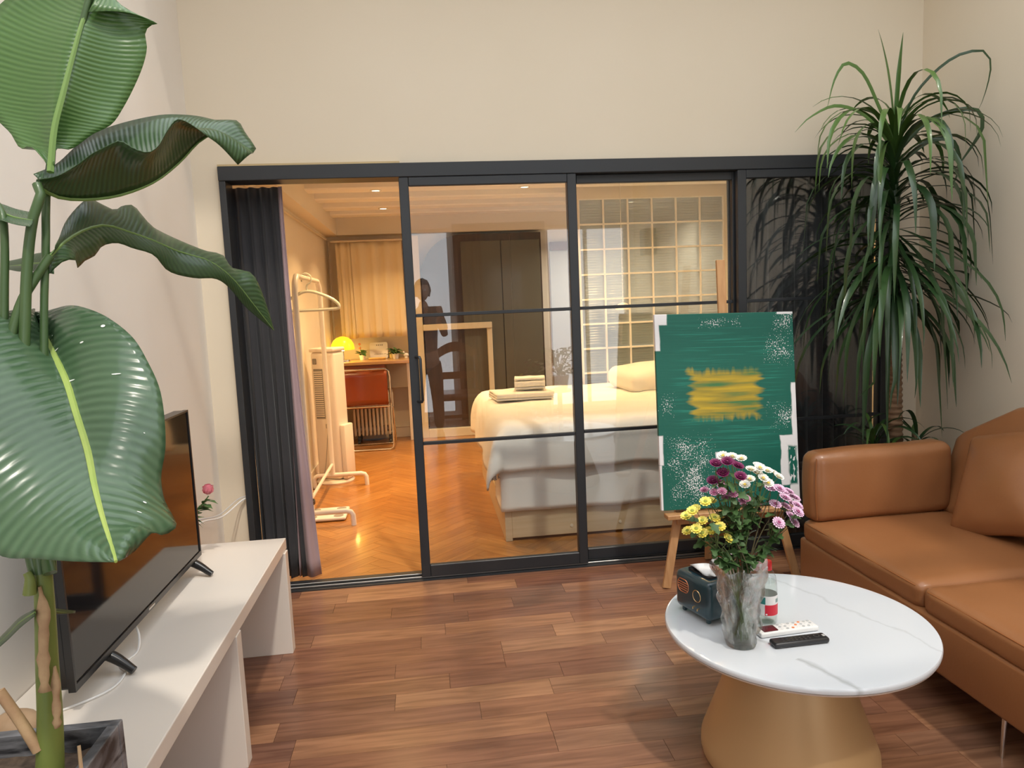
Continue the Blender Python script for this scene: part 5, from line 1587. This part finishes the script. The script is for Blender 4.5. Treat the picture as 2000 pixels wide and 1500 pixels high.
# ------------------------------------------------------------------ dark arched alcove with cream framing at the far wall
M_arch = mat('dark_walnut_panel', (.045, .028, .018), .35, coat=.3, var=(.07, .042, .026), vscale=4, vstretch=(6, 6, .5))
ac = thing('arched_wardrobe', 'dark walnut wardrobe with an arched top in a cream frame by the desk', 'wardrobe', (.6, 4.4, 0))
pts = [(-.02, .06), (1.38, .06), (1.38, 2.33)] + [(.44-.46*math.sin(PI/2*k/10), 2.33-.46*(1-math.cos(PI/2*k/10))) for k in range(11)]
part('arched_panel', prism(NB(), pts, 4.42, 4.555, 'y'), M_arch, ac)
M_crf = mat('cream_frame', (.74, .66, .48), .45)
part('frame_post', rbox(-.135, -.035, 4.36, 4.555, 0, 2.33, .005), M_crf, ac)
part('frame_post', rbox(.70, .76, 4.36, 4.42, .10, 1.25, .005), M_crf, ac)
part('frame_rail', rbox(-.035, .76, 4.34, 4.42, 1.25, 1.32, .005), M_crf, ac)
part('foot_rail', rbox(-.035, 1.38, 4.36, 4.555, 0, .10, .005), M_crf, ac)
part('door_leaf', rbox(.44, .90, 4.402, 4.42, .12, 2.25, .003), mat('grey_olive_panel', (.115, .105, .075), .4, coat=.2), ac)
part('door_leaf', rbox(.91, 1.36, 4.402, 4.42, .12, 2.25, .003), bpy.data.materials['grey_olive_panel'], ac)

# ------------------------------------------------------------------ glass block partition beyond the bed
M_grout = mat('pale_grout', (.90, .88, .84), .6)
M_blk = bpy.data.materials.new('ribbed_block_glass'); M_blk.use_nodes = True
N, L, p = nodes(M_blk)
p.inputs['Base Color'].default_value = (.38, .45, .50, 1); p.inputs['Roughness'].default_value = .2; p.inputs['Specular IOR Level'].default_value = .7
tt = N.new('ShaderNodeBsdfTransparent'); tt.inputs[0].default_value = (.84, .87, .87, 1)
mx = N.new('ShaderNodeMixShader'); mx.inputs[0].default_value = .55
L.new(p.outputs[0], mx.inputs[1]); L.new(tt.outputs[0], mx.inputs[2]); L.new(mx.outputs[0], N['Material Output'].inputs['Surface'])
PB0, PB1, PBY = 1.43, 2.80, 2.56
cols_, rows_ = 6, 10
pc = (PB1-PB0)/cols_; prw = .2265; PT = 2.425
gbm = NB()
box(gbm, PB0-.04, PB0, PBY, PBY+.08, 0, 2.62)
box(gbm, PB1, BXR, PBY, PBY+.08, 0, 2.62)
box(gbm, PB0, PB1, PBY, PBY+.08, PT, 2.62)
box(gbm, PB0, PB1, PBY, PBY+.08, 0, PT-rows_*prw)
wp = struct('wall_partition', gbm, M_wall_b)
for i in range(cols_+1):
    x = PB0+i*pc
    obj('grout_bar', box(NB(), max(PB0, x-.0075), min(PB1, x+.0075), PBY+.004, PBY+.076, PT-rows_*prw, PT), M_grout, wp)
for j in range(rows_+1):
    z = PT-j*prw
    obj('grout_bar', box(NB(), PB0, PB1, PBY+.0035, PBY+.0765, max(PT-rows_*prw, z-.0075), min(PT, z+.0075)), M_grout, wp)
bm = NB()
bw, bh = pc/2-.0077, prw/2-.0077
def blk(u, v):
    e = min(1, min(u, 1-u)*9)*min(1, min(v, 1-v)*9)
    return Vector((-bw+2*bw*u, -.004*e - .0035*abs(math.sin(PI*9*v))*e + .012, -bh+2*bh*v))
grid(bm, blk, 3, 54)
grid(bm, lambda u, v: Vector((-bw+2*bw*u, .052, -bh+2*bh*v)), 1, 1)
me_b = bpy.data.meshes.new('glass_block'); bm.to_mesh(me_b); bm.free(); me_b.materials.append(M_blk)
for i in range(cols_):
    for j in range(rows_):
        o = link('glass_block', me_b, None, wp); o.location = (PB0+(i+.5)*pc, PBY+.008, PT-(j+.5)*prw)
# seen through the blocks: a brown door frame and a board
df = struct('door_4', rbox(1.84, 1.92, BYF-.06, BYF, 0, 2.12, .004), mat('brown_door_timber', (.16, .07, .035), .5))
obj('door_head', rbox(1.50, 1.92, BYF-.06, BYF, 2.12, 2.22, .004), bpy.data.materials['brown_door_timber'], df)
obj('door_leaf', box(NB(), 1.50, 1.84, BYF-.03, BYF, .02, 2.12), mat('grey_door', (.45, .48, .50), .5), df)
sh = thing('kitchen_cabinet', 'brown cabinet seen dimly through the ribbed glass blocks', 'cabinet', (2.5, 4.3, 0))
part('cabinet_body', rbox(2.02, 2.80, 4.12, 4.54, 0, 1.35, .006), bpy.data.materials['brown_door_timber'], sh)
part('worktop', rbox(2.0, 2.82, 4.08, 4.55, 1.35, 1.40, .004), M_rad, sh)
for x in (2.24, 2.60):
    part('cabinet_door', rbox(x-.17, x+.17, 4.105, 4.12, .10, 1.28, .004), mat('olive_door', (.20, .16, .09), .5), sh)

# white pendant hanging in front of the blocks
pn = thing('pendant_lamp', 'small white dome pendant hanging before the glass blocks on a beaded cord', 'lamp', (1.745, 2.3, 1.40))
sub('lamp_shade', lathe(NB(), [(.068, .018), (.068, .026), (.060, .052), (.038, .072), (.010, .080), (0, .080), (0, .076), (.036, .068), (.056, .050), (.064, .020), (.068, .018)], 32, cap=False), mat('white_glass_shade', (.86, .84, .78), .35), pn, True)
s = NB(); tube(s, [(0, 0, .08), (0, 0, 1.12)], .0022, 6)
sub('cord', s, M_ring, pn)
for k in range(22):
    if k % 2: continue
    bm = NB(); bmesh.ops.create_icosphere(bm, subdivisions=1, radius=.0065)
    for v in bm.verts: v.co.z += .10 + k*.018
    sub('bead', bm, M_ring, pn, True)

# ------------------------------------------------------------------ behind the photographer: what the glass doors mirror
M_olive = mat('grey_olive_door', (.085, .080, .062), .45)
d4 = struct('door_5', rbox(.40, 1.62, YB, YB+.05, 2.48, 2.58, .004), mat('grey_lintel', (.22, .22, .22), .5))
obj('door_leaf', rbox(.74, 1.15, YB, YB+.04, 0, 2.48, .004), M_olive, d4)
obj('door_leaf', rbox(1.16, 1.56, YB, YB+.04, 0, 2.48, .004), M_olive, d4)
obj('jamb', rbox(1.56, 1.62, YB, YB+.06, 0, 2.48, .004), bpy.data.materials['grey_lintel'], d4)
cu = thing('brown_curtain', 'dark brown curtain beside the olive door at the rear wall', 'curtain', (.57, YB+.1, 0))
o = part('curtain_cloth', curtain_mesh(.40, .76, YB+.12, .02, 2.47, 4, .035, 17), mat('brown_velvet', (.075, .036, .024), .8, sheen=.2), cu, 'all'); solidify(o, .003)
M_rosew = mat('polished_rosewood', (.19, .065, .025), .3, coat=.4, var=(.25, .09, .035), vscale=6, vstretch=(5, 5, .6))
wc_ = thing('wooden_armchair', 'rosewood chair with a curved back behind the photographer', 'chair', (.34, -4.72, 0), (0, 0, PI))
for x in (-.25, .25):
    s = NB(); tube(s, [(x*.9, .20, 0), (x*.95, .21, .45), (x, .25, .80), (x*.98, .28, .98)], .022, 8, n=14); sub('rear_post', s, M_rosew, wc_, True)
    s = NB(); tube(s, [(x*.95, -.22, 0), (x*.95, -.22, .45)], .021, 8); sub('front_leg', s, M_rosew, wc_, True)
sub('seat', rbox(-.26, .26, -.25, .24, .43, .47, .015, 2), M_rosew, wc_)
sub('curved_top_rail', grid(NB(), lambda u, v: Vector((-.25+.5*u, .27+.03*math.sin(PI*u), .86+.12*v+.10*math.sin(PI*u))), 16, 3), M_rosew, wc_, 'all')
solidify(wc_.children[-1], .022)
sub('lower_back_rail', grid(NB(), lambda u, v: Vector((-.24+.48*u, .24+.02*math.sin(PI*u), .62+.09*v)), 12, 2), M_rosew, wc_, 'all')
solidify(wc_.children[-1], .02)
sub('stretcher', rbox(-.23, .23, -.23, -.21, .20, .24, .004), M_rosew, wc_)
bp_ = thing('bushy_plant', 'bushy small leaved plant on a stand by the rear door', 'plant', (1.66, -5.1, 0))
sub('stand', lathe(NB(), [(0, 0), (.14, 0), (.14, .02), (.03, .03), (.03, .36), (.15, .37), (.15, .40), (0, .40)], 24), M_rosew, bp_, True)
sub('pot', lathe(NB(), [(0, .40), (.10, .40), (.13, .58), (.11, .58), (0, .56)], 24), M_cer, bp_, True)
me_bl = simple_leaf_mesh('leaf', .07, .018, 0, M_lf, .4)
rr = random.Random(9)
for k in range(150):
    o = link('leaf', me_bl, None, bp_)
    a = rr.uniform(0, 2*PI); r = rr.uniform(.02, .22); z = .58+rr.uniform(.02, .34)
    o.location = (r*math.cos(a), r*math.sin(a), z); o.rotation_euler = (rr.uniform(-.8, .8), rr.uniform(-1, .6), a)
for k in range(9):
    a = 2*PI*k/9
    s = NB(); tube(s, [(0, 0, .56), (.08*math.cos(a), .08*math.sin(a), .75), (.18*math.cos(a), .18*math.sin(a), .88)], .005, 5, n=6); sub('stem', s, M_lf, bp_)
wl = thing('wall_speaker', 'dark box speaker on a bracket high on the wall behind the sofa', 'speaker', (XR-.08, -4.7, 2.2))
sub('speaker_box', rbox(-.09, .06, -.10, .10, -.16, .16, .01, 2), M_black, wl)
sub('bracket', rbox(.055, .079, -.03, .03, -.05, .05, .003, 1), M_track, wl)

# ------------------------------------------------------------------ the photographer, mirrored faintly in the panes
def skin_mesh(name, verts, edges, m, parent, lv=1, root=0):
    """verts: (x, y, z, radius_x, radius_y)"""
    me = bpy.data.meshes.new(name)
    me.from_pydata([v[:3] for v in verts], edges, [])
    me.materials.append(m)
    o = link(name, me, None, parent)
    o.modifiers.new('skin', 'SKIN')
    lay = me.skin_vertices[0].data if me.skin_vertices else None
    for i, v in enumerate(verts):
        lay[i].radius = (v[3], v[4] if len(v) > 4 else v[3])
    lay[root].use_root = True
    o.modifiers['skin'].use_smooth_shade = True
    subsurf(o, lv)
    return o
M_skin = mat('skin', (.50, .29, .20), .5, sss=.05)
M_hair = mat('dark_hair', (.018, .014, .012), .55, bump=.3, bscale=120)
M_shirt = mat('dark_patterned_shirt', (.055, .045, .05), .8, var=(.16, .12, .11), vscale=26)
M_trs = mat('dark_trousers', (.03, .032, .038), .8)
pr = thing('person', 'person in a dark patterned shirt holding a phone up, mirrored in the glass doors', 'person', (0, -4.26, 0))
PXc, PYc = -.02, 0.0            # body centre, local to the person
V, E = [], []
def chain(start, pts):
    prev = start
    for q in pts:
        V.append(q); i = len(V)-1
        if prev is not None: E.append((prev, i))
        prev = i
    return prev
V.append((PXc, 0, .93, .135, .10))
ch_ = chain(0, [(PXc, .0, 1.08, .125, .095), (PXc, .0, 1.28, .15, .10), (PXc, .01, 1.43, .135, .085)])
nk = chain(ch_, [(PXc, .02, 1.53, .05, .05), (PXc, .03, 1.60, .05, .052)])
ends = {}
for s in (-1, 1):
    a = chain(ch_, [(PXc+s*.17, .01, 1.43, .055, .055), (PXc+s*.225, .08, 1.22, .042, .042), (PXc+s*.225, .13, 1.20, .040, .040), (PXc+s*.15, .25, 1.36, .032, .032), (PXc+.095+s*.105, .315, 1.435, .024, .024)])
    l = chain(0, [(PXc+s*.095, 0, .82, .085, .085), (PXc+s*.11, .015, .48, .058, .058), (PXc+s*.115, -.01, .10, .040, .040), (PXc+s*.12, .08, .045, .042, .035), (PXc+s*.125, .17, .032, .036, .025)])
skin_mesh('body', V, E, M_skin, pr, 1)
# head with nose, ears
hd = NB(); bmesh.ops.create_uvsphere(hd, u_segments=28, v_segments=20, radius=1)
HC = Vector((PXc, .045, 1.70))
for v in hd.verts:
    c = v.co.copy()
    p = Vector((c.x*.076, c.y*.095, c.z*.118))
    if c.z < 0: p.x *= 1 - .28*c.z*c.z; p.y *= 1 - .12*c.z*c.z
    if c.y > .8: p.y -= .006*(c.y-.8)*5
    n = math.exp(-((c.x/.16)**2 + ((c.z+.12)/.22)**2))
    if c.y > 0: p.y += .020*n
    e = math.exp(-(((abs(c.x)-.36)/.16)**2 + ((c.z-.05)/.12)**2))
    if c.y > 0: p.y -= .008*e
    v.co = HC + p
ho = obj('head', hd, M_skin, pr, 'all')
for s in (-1, 1):
    q = NB(); bmesh.ops.create_uvsphere(q, u_segments=10, v_segments=8, radius=1)
    for v in q.verts: v.co = HC + Vector((s*.078 + v.co.x*.008, v.co.y*.018-.005, v.co.z*.030-.005))
    obj('ear', q, M_skin, ho, 'all')
    q = NB(); bmesh.ops.create_uvsphere(q, u_segments=10, v_segments=8, radius=.0105)
    for v in q.verts: v.co = HC + Vector((s*.030, .083, .008)) + v.co
    obj('eye', q, mat('eye_white', (.7, .68, .66), .3), ho, 'all')
q = NB(); tube(q, [(HC.x-.024, HC.y+.082, HC.z-.062), (HC.x, HC.y+.090, HC.z-.060), (HC.x+.024, HC.y+.082, HC.z-.062)], [.003, .006, .003], 8, n=9)
obj('mouth', q, mat('lips', (.42, .14, .12), .5), ho, True)
hr = NB(); bmesh.ops.create_uvsphere(hr, u_segments=28, v_segments=18, radius=1)
for v in list(hr.verts):
    c = v.co
    if (c.y > .45 and c.z < .42) or c.z < -.62:
        hr.verts.remove(v); continue
    k = 1 + .09*noise.noise(c*3.5)
    v.co = HC + Vector((c.x*.090*k, c.y*.108*k - .006, c.z*.132*k + .004))
solidify(obj('hair', hr, M_hair, pr, 'all'), .010)
# shirt and trousers follow the body
V, E = [], []
V.append((PXc, 0, .94, .155, .115))
ch_ = chain(0, [(PXc, .0, 1.10, .148, .112), (PXc, .0, 1.28, .165, .116), (PXc, .01, 1.425, .150, .098), (PXc, .018, 1.475, .085, .075)])
for s in (-1, 1):
    chain(3, [(PXc+s*.17, .01, 1.42, .070, .070), (PXc+s*.205, .05, 1.30, .064, .064), (PXc+s*.222, .075, 1.235, .060, .060)])
skin_mesh('shirt', V, E, M_shirt, pr, 1)
V, E = [], []
V.append((PXc, 0, .95, .150, .112))
for s in (-1, 1):
    chain(0, [(PXc+s*.095, 0, .80, .098, .098), (PXc+s*.11, .012, .48, .074, .074), (PXc+s*.115, -.005, .12, .062, .062)])
skin_mesh('trousers', V, E, M_trs, pr, 1)
for s in (-1, 1):
    q = NB(); box(q, PXc+s*.122-.045, PXc+s*.122+.045, -.075, .205, .001, .085, .030, 3)
    obj('shoe', q, mat('dark_shoe', (.05, .05, .05), .6), pr, True)
# hands: a palm with four unequal fingers and a side thumb closing on the phone
PHC = Vector((.075, -3.905, 1.488))
def hand(s):
    V, E = [], []
    wr = Vector((PXc+.095+s*.105, .315, 1.435))
    px_ = PHC.x + s*.078                  # the phone's short end
    palm = Vector((px_+s*.022, .335, 1.462))
    V.append((*wr, .022, .020)); V.append((*palm, .026, .018)); E.append((0, 1))
    kn_ = []
    for i, (dz, L) in enumerate(((.030, .030), (.012, .034), (-.006, .032), (-.022, .026))):
        b0 = Vector((px_+s*.018, .348, 1.485+dz))
        pts = [b0, b0+Vector((-s*.004, .022, .002)), b0+Vector((-s*(.018+L*.3), .028, .002)), b0+Vector((-s*(.020+L), .024, .0))]
        prev = 1
        for p_, r_ in zip(pts, (.0095, .009, .008, .0065)):
            V.append((*p_, r_)); E.append((prev, len(V)-1)); prev = len(V)-1
    prev = 1
    for p_, r_ in zip((Vector((px_+s*.012, .332, 1.452)), Vector((px_-s*.006, .336, 1.462)), Vector((px_-s*.020, .339, 1.476))), (.011, .0095, .008)):
        V.append((*p_, r_)); E.append((prev, len(V)-1)); prev = len(V)-1
    return skin_mesh('hand', V, E, M_skin, pr, 1)
hand(-1); hand(1)
ph = thing('smartphone', 'dark smartphone held sideways by the photographer', 'phone', PHC)
sub('phone_body', rbox(-.076, .076, -.004, .004, -.037, .037, .0035, 2), M_tvb, ph, True)
sub('screen', rbox(-.071, .071, -.0046, -.0038, -.033, .033, .0005, 1), M_scr, ph)
ln_ = NB(); tube(ln_, [(-.055, .0038, -.015), (-.055, .0055, -.015)], .007, 14); sub('camera_lens', ln_, M_scr, ph, True)
